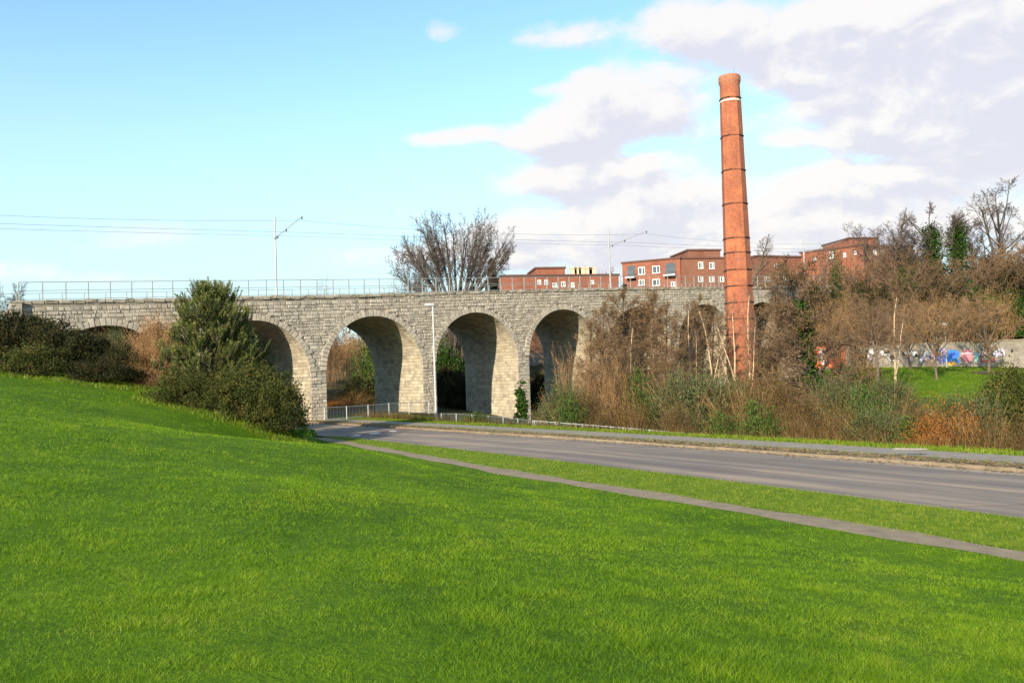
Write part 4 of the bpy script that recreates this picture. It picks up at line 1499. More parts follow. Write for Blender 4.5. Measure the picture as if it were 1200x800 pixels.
b2 = block('apartment_building', 729, 146, 797, 141.7, 309, 14, 'red brick apartment block with white windows and balconies beside the chimney',
           wins=[(752, 317.5, 8, 9), (769, 316, 9, 9), (769, 331, 9, 8), (752, 331, 7, 7), (789, 333, 5, 6)], balc=[(740, 322, 11, 12), (786, 319, 14, 12)], mt='wallbrick')
block('', 797.5, 142, 856, 143.5, 303.5, 16, '', parent=b2, part='side_wing', mt='wallbrick_dark', wins=[(821, 311, 6, 8), (834, 311.5, 6, 8), (821, 327, 6, 7), (834, 327, 6, 7), (846, 327, 5, 7)])
block('', 806, 145, 844, 146, 294, 8, '', parent=b2, part='roof_storey', mt='wallbrick_dark')
mb_parent, mo = b2
b3 = block('apartment_building', 886, 138, 940, 141, 301, 14, 'brown brick apartment block just right of the chimney',
           wins=[(909, 311.5, 4, 5), (900, 327, 5, 6), (920, 327, 5, 6)], mt='wallbrick_dark')
b4 = block('apartment_building', 938, 141, 1012, 134, 297, 14, 'orange brick apartment block showing above the hillside trees',
           wins=[(975, 299, 5, 8), (1003, 296, 3, 5), (955, 304, 4, 5), (990, 299, 3, 5)], mt='wallbrick')
block('', 996, 138, 1028, 139, 280, 8, '', parent=b4, part='roof_storey')
block('', 1006, 135, 1070, 137, 290, 10, '', parent=b4, part='side_wing', wins=[(1025, 296, 4, 6), (1034, 296, 4, 6), (1050, 297, 3, 5)], mt='wallbrick_dark')
b5 = block('house', 392, 205, 418, 207, 406, 8, 'small tan rendered house glimpsed through the third arch', mt='tan_render', wins=[(400, 410, 2, 2.4)])
b6 = block('house', 612, 168, 640, 170, 385, 9, 'tan rendered building glimpsed through the fifth arch', mt='tan_render')
# garden wall seen through the fifth arch
mb = MB(); p = P(612, 420, 130); q = P(650, 420, 133)
m_ = (p + q) / 2; d_ = q - p; d_[2] = 0; L = np.linalg.norm(d_); d_ /= L
mb.box((0, 0, 0), (L / 2, .2, 1.0), [d_, np.cross(ZW, d_), ZW]); o = mb.build('garden_wall', M['concrete'], None, (m_[0], m_[1], P(630, 421, 131)[2])); tag(o, 'grey garden wall seen through the fifth arch', 'wall')

# red car beyond the arch
cpos = P(409, 423, 196)
car = empty('parked_car', (cpos[0], cpos[1], h1(cpos[0], cpos[1])), math.radians(6)); tag(car, 'small red car parked on the rise beyond the third arch', 'car')
mb = MB()
pro_ = [(-2.1, .35), (-2.1, .75), (-1.9, .86), (-1.15, .92), (-.6, 1.38), (.75, 1.42), (1.5, .98), (2.05, .88), (2.12, .4)]
n_ = len(pro_)
vv = [(x, -.82 + (.12 if z > 1 else 0), z) for x, z in pro_] + [(x, .82 - (.12 if z > 1 else 0), z) for x, z in pro_]
mb.add(vv, quads=[(i, (i + 1) % n_, n_ + (i + 1) % n_, n_ + i) for i in range(n_)], ngons=[list(range(n_ - 1, -1, -1)), list(range(n_, 2 * n_))]); mb.build('body', M['car_red'], car)
mb = MB(); mb.box((.05, 0, 1.14), (.85, .79, .15), taper=.12); mb.build('window', M['glass'], car)
for sx_ in (-1.3, 1.3):
    for sy in (-.8, .8):
        mb = MB(); mb.tube((sx_, sy - .1, .32), (sx_, sy + .1, .32), .32, n=14); mb.build('wheel', M['tyre'], car)

# white globe lamps in the park
for (px, py, lb) in ((1107, 380, 'tallest white globe lamp on the lawn before the graffiti wall'), (1102, 388.5, 'right one of the two low white globe lamps before the graffiti wall'), (1097, 389, 'left one of the two low white globe lamps before the graffiti wall')):
    p = P(px, py, 92); zg = h1(p[0], p[1])
    t = empty('globe_lamp', (p[0], p[1], zg)); tag(t, lb, 'street lamp', 'globe lamps by the retaining wall')
    H = p[2] - zg; r_g = .24 if py < 385 else .13
    mb = MB(); mb.lathe([(.07, 0), (.06, .5), (.035, H - r_g)], 8); mb.build('mast', M['galv'], t)
    mb = MB(); mb.lathe([(.02, H - r_g)] + [(r_g * math.sin(a_), H - r_g * math.cos(a_)) for a_ in np.linspace(.3, 2.9, 8)], 12); mb.build('globe', M['white_metal'], t)

#SPLIT_PLANTS
# ------------------------------------------------------------------ plants
def norm(v): return v / (math.sqrt(v[0] * v[0] + v[1] * v[1] + v[2] * v[2]) + 1e-9)


def grow(seed, stems, nch, lr, ang, up, wob, start, rr=.6, tip=.25, steps=(6, 4, 3, 2, 1), shorten=.5, twig_min=.008):
    """stems: list of (pos, dir, length, radius). returns segments (p0,p1,r0,r1) per level."""
    R = random.Random(seed)
    out = [[] for _ in range(len(nch) + 1)]
    stack = [(np.array(p, float), norm(np.array(d, float)), L, r, 0) for p, d, L, r in stems]
    g = R.gauss
    while stack:
        p, d, L, r, lv = stack.pop()
        n = steps[min(lv, len(steps) - 1)]
        pts = [p]; dirs = []
        q = p
        for i in range(n):
            w = wob[min(lv, len(wob) - 1)]
            d = norm(d + np.array([g(0, w), g(0, w), g(0, w) + up[min(lv, len(up) - 1)]]))
            q2 = q + d * (L / n)
            ra = r * (1 - (1 - tip) * i / n); rb = r * (1 - (1 - tip) * (i + 1) / n)
            out[lv].append((q, q2, max(ra, twig_min), max(rb, twig_min)))
            pts.append(q2); dirs.append(d); q = q2
        if lv < len(nch):
            m = nch[lv]
            st_ = start[min(lv, len(start) - 1)]
            ph = R.random() * 6.28
            for j in range(m):
                t = st_ + (1 - st_) * (j + R.random()) / m
                i = min(n - 1, int(t * n)); f = t * n - i
                b = pts[i] * (1 - f) + pts[i + 1] * f
                dd = dirs[i]
                a1 = norm(np.cross(dd, np.array([.3, .5, .8]) if abs(dd[2]) < .9 else np.array([1., 0, 0])))
                a2 = np.cross(dd, a1)
                phi = ph + j * 2.4 + g(0, .4)
                an = ang[min(lv, len(ang) - 1)] * (1 + g(0, .2)) * (1.15 - .35 * t)
                nd_ = dd * math.cos(an) + (a1 * math.cos(phi) + a2 * math.sin(phi)) * math.sin(an)
                LL = L * lr[min(lv, len(lr) - 1)] * (1 - shorten * (t - st_) / (1 - st_ + 1e-6)) * (.75 + .5 * R.random())
                stack.append((b, norm(nd_), LL, max(twig_min, r * (1 - (1 - tip) * t) * rr), lv + 1))
    return out


def segmesh(name, segs, n):
    P0 = np.array([s_[0] for s_ in segs]); P1 = np.array([s_[1] for s_ in segs])
    Ra = np.array([s_[2] for s_ in segs]); Rb = np.array([s_[3] for s_ in segs])
    return tubes(P0, P1, Ra, Rb, n)


def leaves(C, size, rng, flat=0.0, aspect=.55):
    """rhombic leaves at C (N,3)"""
    N = len(C)
    a = rng.normal(0, 1, (N, 3)); a[:, 2] *= (1 - flat); a /= np.linalg.norm(a, axis=1, keepdims=True)
    b = rng.normal(0, 1, (N, 3)); b -= a * (a * b).sum(1, keepdims=True); b /= np.linalg.norm(b, axis=1, keepdims=True)
    s_ = (size * (.6 + .8 * rng.random(N)))[:, None]
    V = np.stack([C - a * s_, C + b * s_ * aspect, C + a * s_, C - b * s_ * aspect], axis=1).reshape(-1, 3)
    Q = np.arange(4 * N).reshape(-1, 4)
    return V, Q, np.repeat(rng.random(N), 4)


class Plant:
    """parts: list of (name, mesh, material); size: overall height and width"""
    def __init__(s): s.parts = []; s.h = 1; s.w = 1

    def add(s, name, V, Q, tint, mt):
        s.parts.append((name, mkmesh(name, V, [Q], tint), mt)); return s

    def done(s, key=None):
        allv = []
        for nme, me, mt in s.parts:
            a = np.empty(len(me.vertices) * 3, np.float32); me.vertices.foreach_get('co', a); allv.append(a.reshape(-1, 3))
        a = np.concatenate(allv)
        s.h = float(np.percentile(a[:, 2], 99.7)); s.w = float(np.percentile(a[:, 0], 98.5) - np.percentile(a[:, 0], 1.5))
        s.cx = float(np.percentile(a[:, 0], 98.5) + np.percentile(a[:, 0], 1.5)) / 2
        return s


def tree_plant(levels, tm, cm_, split=2, n=(8, 5, 4, 3, 3), leafy=None, tname='trunk'):
    pl = Plant()
    Vs, Qs, k = [], [], 0
    for lv, segs in enumerate(levels[:split]):
        if not segs: continue
        V, Q = segmesh('x', segs, n[lv]); Vs.append(V); Qs.append(Q + k); k += len(V)
    V = np.concatenate(Vs); pl.add(tname, V, np.concatenate(Qs), np.full(len(V), .5), tm)
    Vs, Qs, k = [], [], 0
    for lv, segs in enumerate(levels[split:], split):
        if not segs: continue
        V, Q = segmesh('x', segs, n[min(lv, 4)]); Vs.append(V); Qs.append(Q + k); k += len(V)
    if Vs:
        V = np.concatenate(Vs); pl.add('crown', V, np.concatenate(Qs), np.full(len(V), .5), cm_)
    if leafy:
        nme, count, size, mt, spread, zr = leafy
        rng = np.random.default_rng(77)
        segs = [s_ for L in levels[split:] for s_ in L]
        P1 = np.array([s_[1] for s_ in segs])
        if zr: P1 = P1[(P1[:, 2] > zr[0]) & (P1[:, 2] < zr[1])]
        C = P1[rng.integers(0, len(P1), count)] + rng.normal(0, spread, (count, 3))
        V, Q, t = leaves(C, size, rng); pl.add(nme, V, Q, t, mt)
    return pl.done()


def bush_plant(seed, rx, ry, h, nclump, nleaf, size, mt, stem_mt, sig=.16, lump=.25, stems=40, low=.0, name='foliage', aspect=.55, shell=.55, spiky=0):
    rng = np.random.default_rng(seed)
    u = rng.normal(0, 1, (nclump, 3)); u[:, 2] = np.abs(u[:, 2]) * 1.0; u /= np.linalg.norm(u, axis=1, keepdims=True)
    # lumpy outline from a few random bumps
    bd = rng.normal(0, 1, (9, 3)); bd[:, 2] = np.abs(bd[:, 2]); bd /= np.linalg.norm(bd, axis=1, keepdims=True); ba = rng.uniform(-lump, lump, 9)
    rad = 1 + (np.exp(-((u[:, None] - bd[None]) ** 2).sum(-1) / .25) * ba).sum(1)
    rr = rad * (shell + (1 - shell) * rng.random(nclump) ** .6)
    C = u * rr[:, None] * np.array([rx, ry, h * .92]); C[:, 2] += low
    per = rng.integers(0, nclump, nleaf)
    sc = min(rx, ry, h) * sig * (.5 + rng.random(nclump))
    P_ = C[per] + rng.normal(0, 1, (nleaf, 3)) * sc[per][:, None] * np.array([1, 1, .8])
    P_[:, 2] = np.abs(P_[:, 2])
    V, Q, t = leaves(P_, size, rng, aspect=aspect)
    t = np.clip(t * .6 + np.repeat(rng.random(nclump)[per], 4) * .5 - .05, 0, 1)
    pl = Plant(); pl.add(name, V, Q, t, mt)
    segs = []
    for i in range(stems):
        j = rng.integers(nclump); e = C[j] * (1.02 + .12 * rng.random() * (1 + spiky)); b = np.array([C[j][0] * .25, C[j][1] * .25, -.15])
        m_ = (b + e) / 2 + rng.normal(0, .08 * h, 3)
        segs += [(b, m_, .022, .014), (m_, e, .014, .006)]
        if spiky:
            for _ in range(3):
                segs.append((m_, e + rng.normal(0, .25 * h, 3) * np.array([.6, .6, .5]), .010, .005))
    V, Q = segmesh('x', segs, 4); pl.add('stems', V, Q, np.full(len(V), .5), stem_mt)
    return pl.done()


def thicket_plant(seed, rx, ry, h, n, mt_stem, mt_haze, haze=0, hsize=.05, lean=.22, side=6, rad=.016, green=None):
    """a mass of thin upright canes with fine side twigs"""
    rng = np.random.default_rng(seed)
    P0, P1, Ra, Rb = [], [], [], []
    tips = []
    for i in range(n):
        a = rng.random() * 6.283; r = math.sqrt(rng.random())
        b = np.array([math.cos(a) * r * rx * .75, math.sin(a) * r * ry * .75, -.1])
        L = h * (.55 + .5 * rng.random()) * (1 - .35 * r * r)
        d = norm(np.array([math.cos(a) * r * lean * rx / h * 2 + rng.normal(0, .10), math.sin(a) * r * lean * ry / h * 2 + rng.normal(0, .10), 1]))
        q = b
        for j in range(4):
            d = norm(d + rng.normal(0, .09, 3)); q2 = q + d * L / 4
            P0.append(q); P1.append(q2); Ra.append(rad * (1 - j * .22)); Rb.append(rad * (1 - (j + 1) * .22) + .002)
            if j >= 1:
                for k in range(side):
                    f = rng.random(); s0_ = q * (1 - f) + q2 * f
                    dd = norm(d + rng.normal(0, .5, 3)); LL = L * (.10 + .14 * rng.random())
                    e = s0_ + dd * LL
                    P0.append(s0_); P1.append(e); Ra.append(rad * .45); Rb.append(rad * .25); tips.append(e); tips.append((s0_ + e) / 2)
            q = q2
    V, Q = tubes(np.array(P0), np.array(P1), np.array(Ra), np.array(Rb), 3)
    pl = Plant(); pl.add('canes', V, Q, np.full(len(V), .5), mt_stem)
    if haze:
        tips = np.array(tips)
        C = tips[rng.integers(0, len(tips), haze)] + rng.normal(0, .09, (haze, 3))
        V, Q, t = leaves(C, hsize, rng, aspect=.4); pl.add('foliage', V, Q, t, mt_haze)
    return pl.done()


def pine_plant(seed, H, W):
    rng = np.random.default_rng(seed)
    segs = []; q = np.array([0, 0, -.2])
    for i in range(8):
        q2 = np.array([rng.normal(0, .06), rng.normal(0, .06), H * (i + 1) / 8 * .95]); segs.append((q, q2, .17 * (1 - i / 9), .17 * (1 - (i + 1) / 9))); q = q2
    br = []; tuft = []

    def clump(c, out, size):
        for s_ in range(9):
            o_ = c + rng.normal(0, .15, 3) * size
            dd = norm(np.array([out[0] * .30 + rng.normal(0, .22), out[1] * .30 + rng.normal(0, .22), .95]))
            e = o_ + dd * (.42 + .34 * rng.random()) * size
            br.append((c, o_, .016, .012)); br.append((o_, e, .012, .008)); tuft.append((o_ - dd * .08, e, dd))

    for lev in np.linspace(.02, .90, 15):
        z = H * lev
        rr = W / 2 * np.interp(lev, [0, .2, .45, .62, .78, .9, 1], [.95, 1.0, .92, .74, .44, .24, .10])
        nb = 8 if lev < .7 else 5
        ph = rng.random() * 6.28
        for k in range(nb):
            a = ph + k * 6.283 / nb + rng.normal(0, .3); L = rr * (.50 + .62 * rng.random())
            p = np.array([0, 0, z]); d = np.array([math.cos(a), math.sin(a), .05 + .45 * lev])
            for j in range(4):
                p2 = p + norm(d) * L / 4; d[2] += .20
                br.append((p, p2, .045 * (1 - j * .2), .045 * (1 - (j + 1) * .2))); p = p2
                if j == 3 or (j == 1 and rng.random() < .6) or (j == 2 and rng.random() < .5): clump(p + rng.normal(0, .06, 3), d, .85 + .45 * rng.random())
    for s_ in range(3): clump(np.array([rng.normal(0, .16), rng.normal(0, .16), H * (.86 + .05 * s_)]), (0, 0, 1), .9)
    V, Q = segmesh('x', segs, 8); pl = Plant(); pl.add('trunk', V, Q, np.full(len(V), .5), M['bark'])
    V, Q = segmesh('x', br, 4); pl.add('branches', V, Q, np.full(len(V), .5), M['bark'])
    Vs, ts = [], []
    for (a, e, dd) in tuft:
        n = 62
        f = rng.random(n)[:, None]; b = a + (e - a) * f
        side = rng.normal(0, 1, (n, 3)); side -= dd * (side @ dd)[:, None]; side /= np.linalg.norm(side, axis=1, keepdims=True)
        nd_ = dd * .75 + side * .75; nd_ /= np.linalg.norm(nd_, axis=1, keepdims=True)
        L = .12 + .07 * rng.random(n)[:, None]
        w = np.cross(nd_, side); w /= np.linalg.norm(w, axis=1, keepdims=True) + 1e-9
        Vs.append(np.stack([b - w * .014, b + w * .014, b + nd_ * L], axis=1).reshape(-1, 3))
        ts.append(np.repeat(np.clip(.15 + .75 * f[:, 0] + rng.normal(0, .1, n) + rng.normal(0, .12), 0, 1), 3))
    V = np.concatenate(Vs); pl.parts.append(('needles', mkmesh('needles', V, [np.arange(len(V)).reshape(-1, 3)], np.concatenate(ts)), M['needle']))
    return pl.done()


def conifer_plant(seed, H, W):
    rng = np.random.default_rng(seed); segs = [((0, 0, -.2), (0, 0, H), .12, .02)]
    segs = [(np.array(a, float), np.array(b, float), c, d) for a, b, c, d in segs]
    C = []
    for lev in np.linspace(.06, 1, 34):
        r = W / 2 * (1 - lev) ** .8 + .05
        for k in range(12):
            a = rng.random() * 6.28; n = 16; f = rng.random(n)
            L = r * (.75 + .4 * rng.random())
            C.append(np.stack([np.cos(a) * L * f, np.sin(a) * L * f, H * lev - .35 * L * f + 0 * f], axis=1) + rng.normal(0, .07, (n, 3)))
    C = np.concatenate(C); V, Q = segmesh('x', segs, 6); pl = Plant(); pl.add('trunk', V, Q, np.full(len(V), .5), M['bark_dark'])
    V, Q, t = leaves(C, .16, rng, aspect=.35); pl.add('foliage', V, Q, t, M['needle_dark']); return pl.done()


def ivy_on(pl, levels, count, size, zmax, spread, rmax=99):
    rng = np.random.default_rng(4)
    segs = [s_ for L in levels[:2] for s_ in L if s_[0][2] < zmax and math.hypot(s_[0][0], s_[0][1]) < rmax]
    idx = rng.integers(0, len(segs), count); f = rng.random(count)
    C = np.array([segs[i][0] * (1 - g_) + segs[i][1] * g_ for i, g_ in zip(idx, f)])
    C += rng.normal(0, 1, (count, 3)) * spread
    V, Q, t = leaves(C, size, rng, aspect=.8); pl.add('ivy', V, Q, t, M['leaf_ivy']); return pl.done()


PR = {}
up1 = (0, 0, 1)
# big spreading multi-stemmed bare tree
Rr = random.Random(9)
stems = []
for i in range(27):
    f = (i + .5) / 27 * 2 - 1
    a_ = f * 1.0 + Rr.gauss(0, .06)
    L_ = 9.6 * (1.0 if abs(f) < .55 else 1.02) * (.88 + .18 * Rr.random()) * (1 - .12 * abs(f))
    stems.append(((f * 1.1 + Rr.gauss(0, .1), Rr.gauss(0, .4), 8.9 + .6 * Rr.random()), (math.sin(a_) * .95, Rr.gauss(0, .35), math.cos(a_)), L_, .17 + .07 * Rr.random()))
for i in range(5): stems.append((((i - 2) * .35, 0, -.2), ((i - 2) * .02, 0, 1), 9.6, .42))
lv = grow(8, stems, (11, 6, 4, 3), (.28, .42, .5, .55), (.5, .6, .6, .6), (.03, .05, .03, .02), (.05, .12, .16, .2), (.35, .15, .1, .1), rr=.42, tip=.22, shorten=.25, twig_min=.011)
PR['big'] = tree_plant(lv, M['bark_dark'], M['twig_grey'])


def std(seed, H, r, nch=(14, 8, 5, 4), lr=(.42, .45, .5, .55), ang=(.9, .7, .65, .65), up=(.01, .06, .03, .02, .0), wob=(.05, .12, .16, .2, .2), start=(.3, .15, .1, .1), **k):
    return grow(seed, [((0, 0, -.2), (0, 0, 1), H, r)], nch, lr, ang, up, wob, start, **k)


def round_(seed, H, r, n0=9, **k):
    """open-crowned tree: a bole that divides into several spreading limbs"""
    Rr = random.Random(seed); st = [((0, 0, -.2), (0, 0, 1), H * .42, r)]
    for i in range(n0):
        a = i * 2.4 + Rr.gauss(0, .3); sp = .25 + .55 * Rr.random()
        st.append(((0, 0, H * (.18 + .22 * Rr.random())), (math.cos(a) * sp, math.sin(a) * sp, 1), H * (.55 + .12 * Rr.random()), r * .5))
    kw = dict(rr=.45, tip=.25, shorten=.3, twig_min=.010); kw.update(k)
    return grow(seed, st, (8, 6, 5, 3), (.34, .42, .5, .55), (.6, .65, .65, .6), (.03, .05, .03, .0), (.07, .13, .16, .2), (.3, .15, .1, .1), **kw)


PR['bare_grey'] = tree_plant(round_(21, 11, .22), M['bark'], M['twig_grey'])
PR['bare_brown'] = tree_plant(round_(22, 10, .17, 8), M['bark'], M['twig_brown'])
PR['clear_trunk'] = tree_plant(std(122, 10, .15, nch=(20, 8, 5, 4), lr=(.34, .45, .5, .55), ang=(1.0, .7, .7, .6), start=(.45, .1, .1, .1), shorten=.4, twig_min=.009), M['bark'], M['twig_brown'])
PR['bare_gold'] = tree_plant(round_(23, 7, .11, 9, twig_min=.009), M['bark'], M['twig_gold'])
PR['poplar'] = tree_plant(std(24, 13, .2, nch=(26, 8, 4, 3), lr=(.24, .4, .5, .5), ang=(.5, .5, .6, .5), start=(.2, .1, .1, .1)), M['bark'], M['twig_grey'])
# alder, reddish brown, whip thin, dense with catkins
al = std(25, 11, .10, nch=(30, 9, 5, 3), lr=(.27, .42, .5, .5), ang=(.95, .7, .7, .6), up=(.01, .05, .04, .03), start=(.18, .1, .1, .1), shorten=.6, twig_min=.010)
PR['alder'] = tree_plant(al, M['bark_dark'], M['twig_purple'], split=1, leafy=('catkins', 11000, .036, M['leaf_catkin'], .10, None))
al = std(26, 11, .085, nch=(26, 8, 5, 3), lr=(.28, .42, .5, .5), ang=(.8, .7, .7, .6), up=(.01, .07, .05, .03), start=(.25, .1, .1, .1), shorten=.6, twig_min=.009)
PR['alder_thin'] = tree_plant(al, M['twig_brown'], M['twig_brown'], leafy=('catkins', 9000, .034, M['leaf_catkin'], .10, None))
# birches with pale stems
PR['birch'] = tree_plant(grow(27, [((0, 0, -.2), (.03, 0, 1), 8.5, .075), ((.1, 0, 1.9), (.22, .05, 1), 4.6, .04)], (15, 6, 3), (.26, .4, .5), (.5, .6, .6), (.01, .08, .02, 0), (.05, .1, .15), (.3, .2, .1), twig_min=.008), M['birch'], M['twig_purple'], split=1)
PR['birch_fork'] = tree_plant(grow(28, [((0, 0, -.2), (-.03, 0, 1), 3.2, .075), ((-.05, 0, 2.8), (-.10, .05, 1), 4.8, .05), ((-.05, 0, 2.8), (.26, 0, 1), 3.8, .04), ((.0, 0, 1.4), (.20, 0, 1), 3.4, .035)], (11, 6, 3), (.3, .4, .5), (.5, .6, .6), (.02, .08, .02, 0), (.05, .1, .15), (.35, .2, .1), twig_min=.008), M['birch'], M['twig_purple'], split=1)
# dark reddish tree with ivy clad trunk
dk = std(29, 10.5, .16, nch=(44, 10, 5, 3), lr=(.34, .42, .5, .5), ang=(1.2, .7, .7, .6), up=(.01, .02, .02, .0), start=(.10, .1, .1, .1), shorten=.55, twig_min=.011)
pl = tree_plant(dk, M['bark_dark'], M['twig_purple'], leafy=('catkins', 22000, .044, M['leaf_catkin'], .12, None)); ivy_on(pl, [dk[0]], 2600, .085, 7.5, .2); PR['dark_ivy'] = pl
# ivy tree on the hill: two ivy stems under an open crown
st = [((-.9, 0, 0), (-.05, 0, 1), 14.0, .30), ((.9, 0, 0), (.05, 0, 1), 14.4, .32)]
Rr = random.Random(12)
for i in range(15):
    f = -1 + 2 * (i + .5) / 15
    sx_ = -1.5 if f < 0 else 1.5
    st.append(((sx_ * (.9 + .1 * Rr.random()), Rr.gauss(0, .1), 9.6 + 3.8 * Rr.random()), (f * 1.1 + Rr.gauss(0, .12), Rr.gauss(0, .4), .95), 4.6 * (.85 + .3 * Rr.random()), .10))
ivt = grow(30, st, (9, 6, 5, 3), (.32, .42, .5, .5), (.7, .7, .7, .6), (.0, .02, .01, .0), (.05, .14, .17, .2), (.6, .15, .1, .1), rr=.4, tip=.3, twig_min=.012)
pl = tree_plant(ivt, M['bark_dark'], M['twig_grey']); ivy_on(pl, [[s_ for s_ in ivt[0] if s_[0][2] < 13.9 and s_[2] > .115]], 17000, .13, 14.4, .58, 9.0); PR['ivy_tree'] = pl
# tall lone tree at the right edge
st = [((0, 0, 0), (-.01, 0, 1), 15.5, .27)]
for i in range(11):
    f = -1 + 2 * (i + .5) / 11
    st.append(((0, 0, 8.5 + 4.5 * (1 - abs(f)) + Rr.gauss(0, .4)), (f * .95, Rr.gauss(0, .45), .8), 5.6 * (.8 + .3 * Rr.random()) * (1 - .15 * abs(f)), .10))
PR['lone'] = tree_plant(grow(31, st, (8, 6, 4, 3), (.30, .42, .5, .5), (.65, .65, .65, .6), (.05, .04, .02, .0), (.05, .13, .16, .18), (.72, .2, .1, .1), rr=.42, tip=.3, twig_min=.012), M['bark_dark'], M['twig_grey'])
PR['pine'] = pine_plant(33, 7.0, 4.6)
PR['conifer'] = conifer_plant(34, 7, 3.0)
# bushes
PR['laurel'] = bush_plant(41, 3.6, 2.6, 3.4, 150, 26000, .062, M['leaf_laurel'], M['twig_brown'], sig=.11, stems=70)
PR['laurel_small'] = bush_plant(42, 2.2, 2.0, 2.6, 80, 13000, .055, M['leaf_laurel'], M['twig_brown'], sig=.13, stems=50)
PR['hedge'] = bush_plant(43, 4.2, 2.6, 3.6, 130, 22000, .075, M['leaf_hedge'], M['twig_brown'], sig=.13, stems=80, spiky=1)
PR['hedge_b'] = bush_plant(44, 3.4, 2.6, 3.0, 100, 18000, .072, M['leaf_hedge'], M['twig_brown'], sig=.14, stems=60, spiky=1)
PR['sage'] = bush_plant(45, 3.4, 2.6, 3.2, 130, 16000, .070, M['leaf_sage'], M['twig_tan'], sig=.16, stems=90, spiky=1, aspect=.35)
PR['green'] = bush_plant(46, 2.6, 2.2, 2.6, 80, 11000, .07, M['leaf_green'], M['twig_tan'], sig=.18, stems=50, spiky=1)
PR['bramble'] = bush_plant(47, 3.2, 2.6, 2.2, 120, 13000, .058, M['leaf_bramble'], M['twig_tan'], sig=.2, stems=120, spiky=1, aspect=.3)
PR['bramble_b'] = bush_plant(48, 2.6, 2.2, 2.6, 90, 10000, .058, M['leaf_bramble'], M['twig_brown'], sig=.2, stems=110, spiky=1, aspect=.3)
PR['orange'] = bush_plant(49, 3.0, 2.4, 2.0, 100, 11000, .058, M['leaf_orange'], M['twig_russet'], sig=.2, stems=90, spiky=1, aspect=.35)
PR['ivy_bush'] = bush_plant(50, 2.6, 2.2, 3.0, 80, 10000, .10, M['leaf_ivy'], M['twig_brown'], sig=.18, stems=30)
PR['low_green'] = bush_plant(51, 1.6, .9, .7, 50, 5000, .055, M['leaf_bright'], M['twig_gold'], sig=.2, stems=20)
PR['russet'] = thicket_plant(52, 2.9, 2.2, 4.6, 170, M['twig_russet'], M['leaf_russet'], haze=22000, hsize=.045, lean=.42, side=9)
PR['russet_round'] = bush_plant(58, 2.2, 1.9, 4.2, 150, 20000, .05, M['leaf_russet'], M['twig_russet'], sig=.17, stems=170, spiky=1, aspect=.3, lump=.15)
PR['thicket'] = thicket_plant(53, 2.6, 2.0, 4.8, 95, M['twig_tan'], M['leaf_bramble'], haze=4500, hsize=.05, lean=.25, side=6)
PR['thicket_red'] = thicket_plant(54, 2.6, 2.0, 5.0, 95, M['twig_brown'], M['leaf_catkin'], haze=5000, hsize=.045, lean=.22, side=7)
PR['thicket_gold'] = thicket_plant(55, 2.4, 2.0, 5.0, 85, M['twig_gold'], M['leaf_gold'], haze=2600, hsize=.045, lean=.25, side=6)
PR['ivy_column'] = bush_plant(56, .36, .25, 3.2, 60, 2600, .07, M['leaf_ivy'], M['twig_brown'], sig=.25, stems=6, shell=.3)

used = set()


def plant(key, px, ytop, Y, wpx, label, cat='tree', name=None, group=None, rot=None, zoff=0.0, flip=1, lean=0.0):
    pl = PR[key]
    X = ray(px, 440)[0] * Y
    z = h1(X, Y) + zoff
    top = P(px, ytop, Y)[2]
    H = max(.3, top - z); W = wpx * Y / 1000
    R_ = random.Random(int(px * 7 + ytop * 3 + Y))
    sx_, sz_ = W / pl.w, H / pl.h
    rz = rot if rot is not None else R_.uniform(-.45, .45)
    t = empty(name or {'tree': 'bare_tree', 'shrub': 'shrub'}[cat], (X - pl.cx * sx_ * math.cos(rz), Y - pl.cx * sx_ * math.sin(rz), z), rz)
    t.scale = (sx_ * flip, (sx_ * .75 + sz_ * .25), sz_)
    t.rotation_euler = (0, lean, rz)
    tag(t, label, cat, group)
    for nme, me, mt in pl.parts:
        o = bpy.data.objects.new(nme, me)
        if len(me.materials) == 0: me.materials.append(mt)
        o.parent = t; COL.objects.link(o)
    return t


S = 'shrub'
# --- left: hedges, russet bush, pine and its undergrowth
HG = 'dark shrubs at the left edge of the lawn'
plant('hedge', -45, 362, 51, 120, 'dark hedge shrub cut by the left edge of the photo', S, group=HG)
plant('hedge', 22, 364, 51, 110, 'dark hedge shrub below the left end of the viaduct railing', S, group=HG)
plant('hedge_b', 62, 376, 50, 96, 'dark shrub in the left hedge just right of the viaduct end pier', S, group=HG)
plant('hedge', 92, 386, 51, 90, 'dark shrub under the leftmost visible arch', S, group=HG)
plant('hedge_b', 140, 403, 50, 66, 'darkest shrub touching the russet bush on its left', S, group=HG)
plant('laurel_small', 40, 402, 48, 90, 'lower olive shrub at the front of the left hedge', S, group=HG)
plant('hedge_b', 108, 420, 48, 80, 'low brownish shrub at the lawn edge left of the russet bush', S, group=HG)
plant('low_green', 70, 435, 48, 36, 'bright green low plants at the foot of the left hedge', S, name='low_plant')
plant('low_green', 4, 426, 48, 20, 'yellow green plants at the far left lawn edge', S, name='low_plant')
plant('sage', 143, 384, 60, 44, 'pale green shrub growing inside the leftmost arch', S)
plant('bramble', 118, 386, 62, 50, 'reddish brown bramble inside the leftmost arch', S, name='bramble')
plant('russet_round', 190, 368, 53, 78, 'russet orange twiggy bush left of the pine', S, name='russet_bush', flip=-1)
plant('russet_round', 182, 398, 50.5, 62, 'smaller russet bush at the lawn edge left of the pine', S, name='russet_bush')
plant('pine', 246, 331, 47, 92, 'dense green pine with upright tufts in front of the viaduct', 'tree', name='pine_tree', rot=.3)
plant('laurel', 296, 424, 44, 112, 'large rounded evergreen bush at the right foot of the pine', S, name='evergreen_bush')
plant('laurel', 236, 432, 45.5, 110, 'evergreen bush directly beneath the pine', S, name='evergreen_bush')
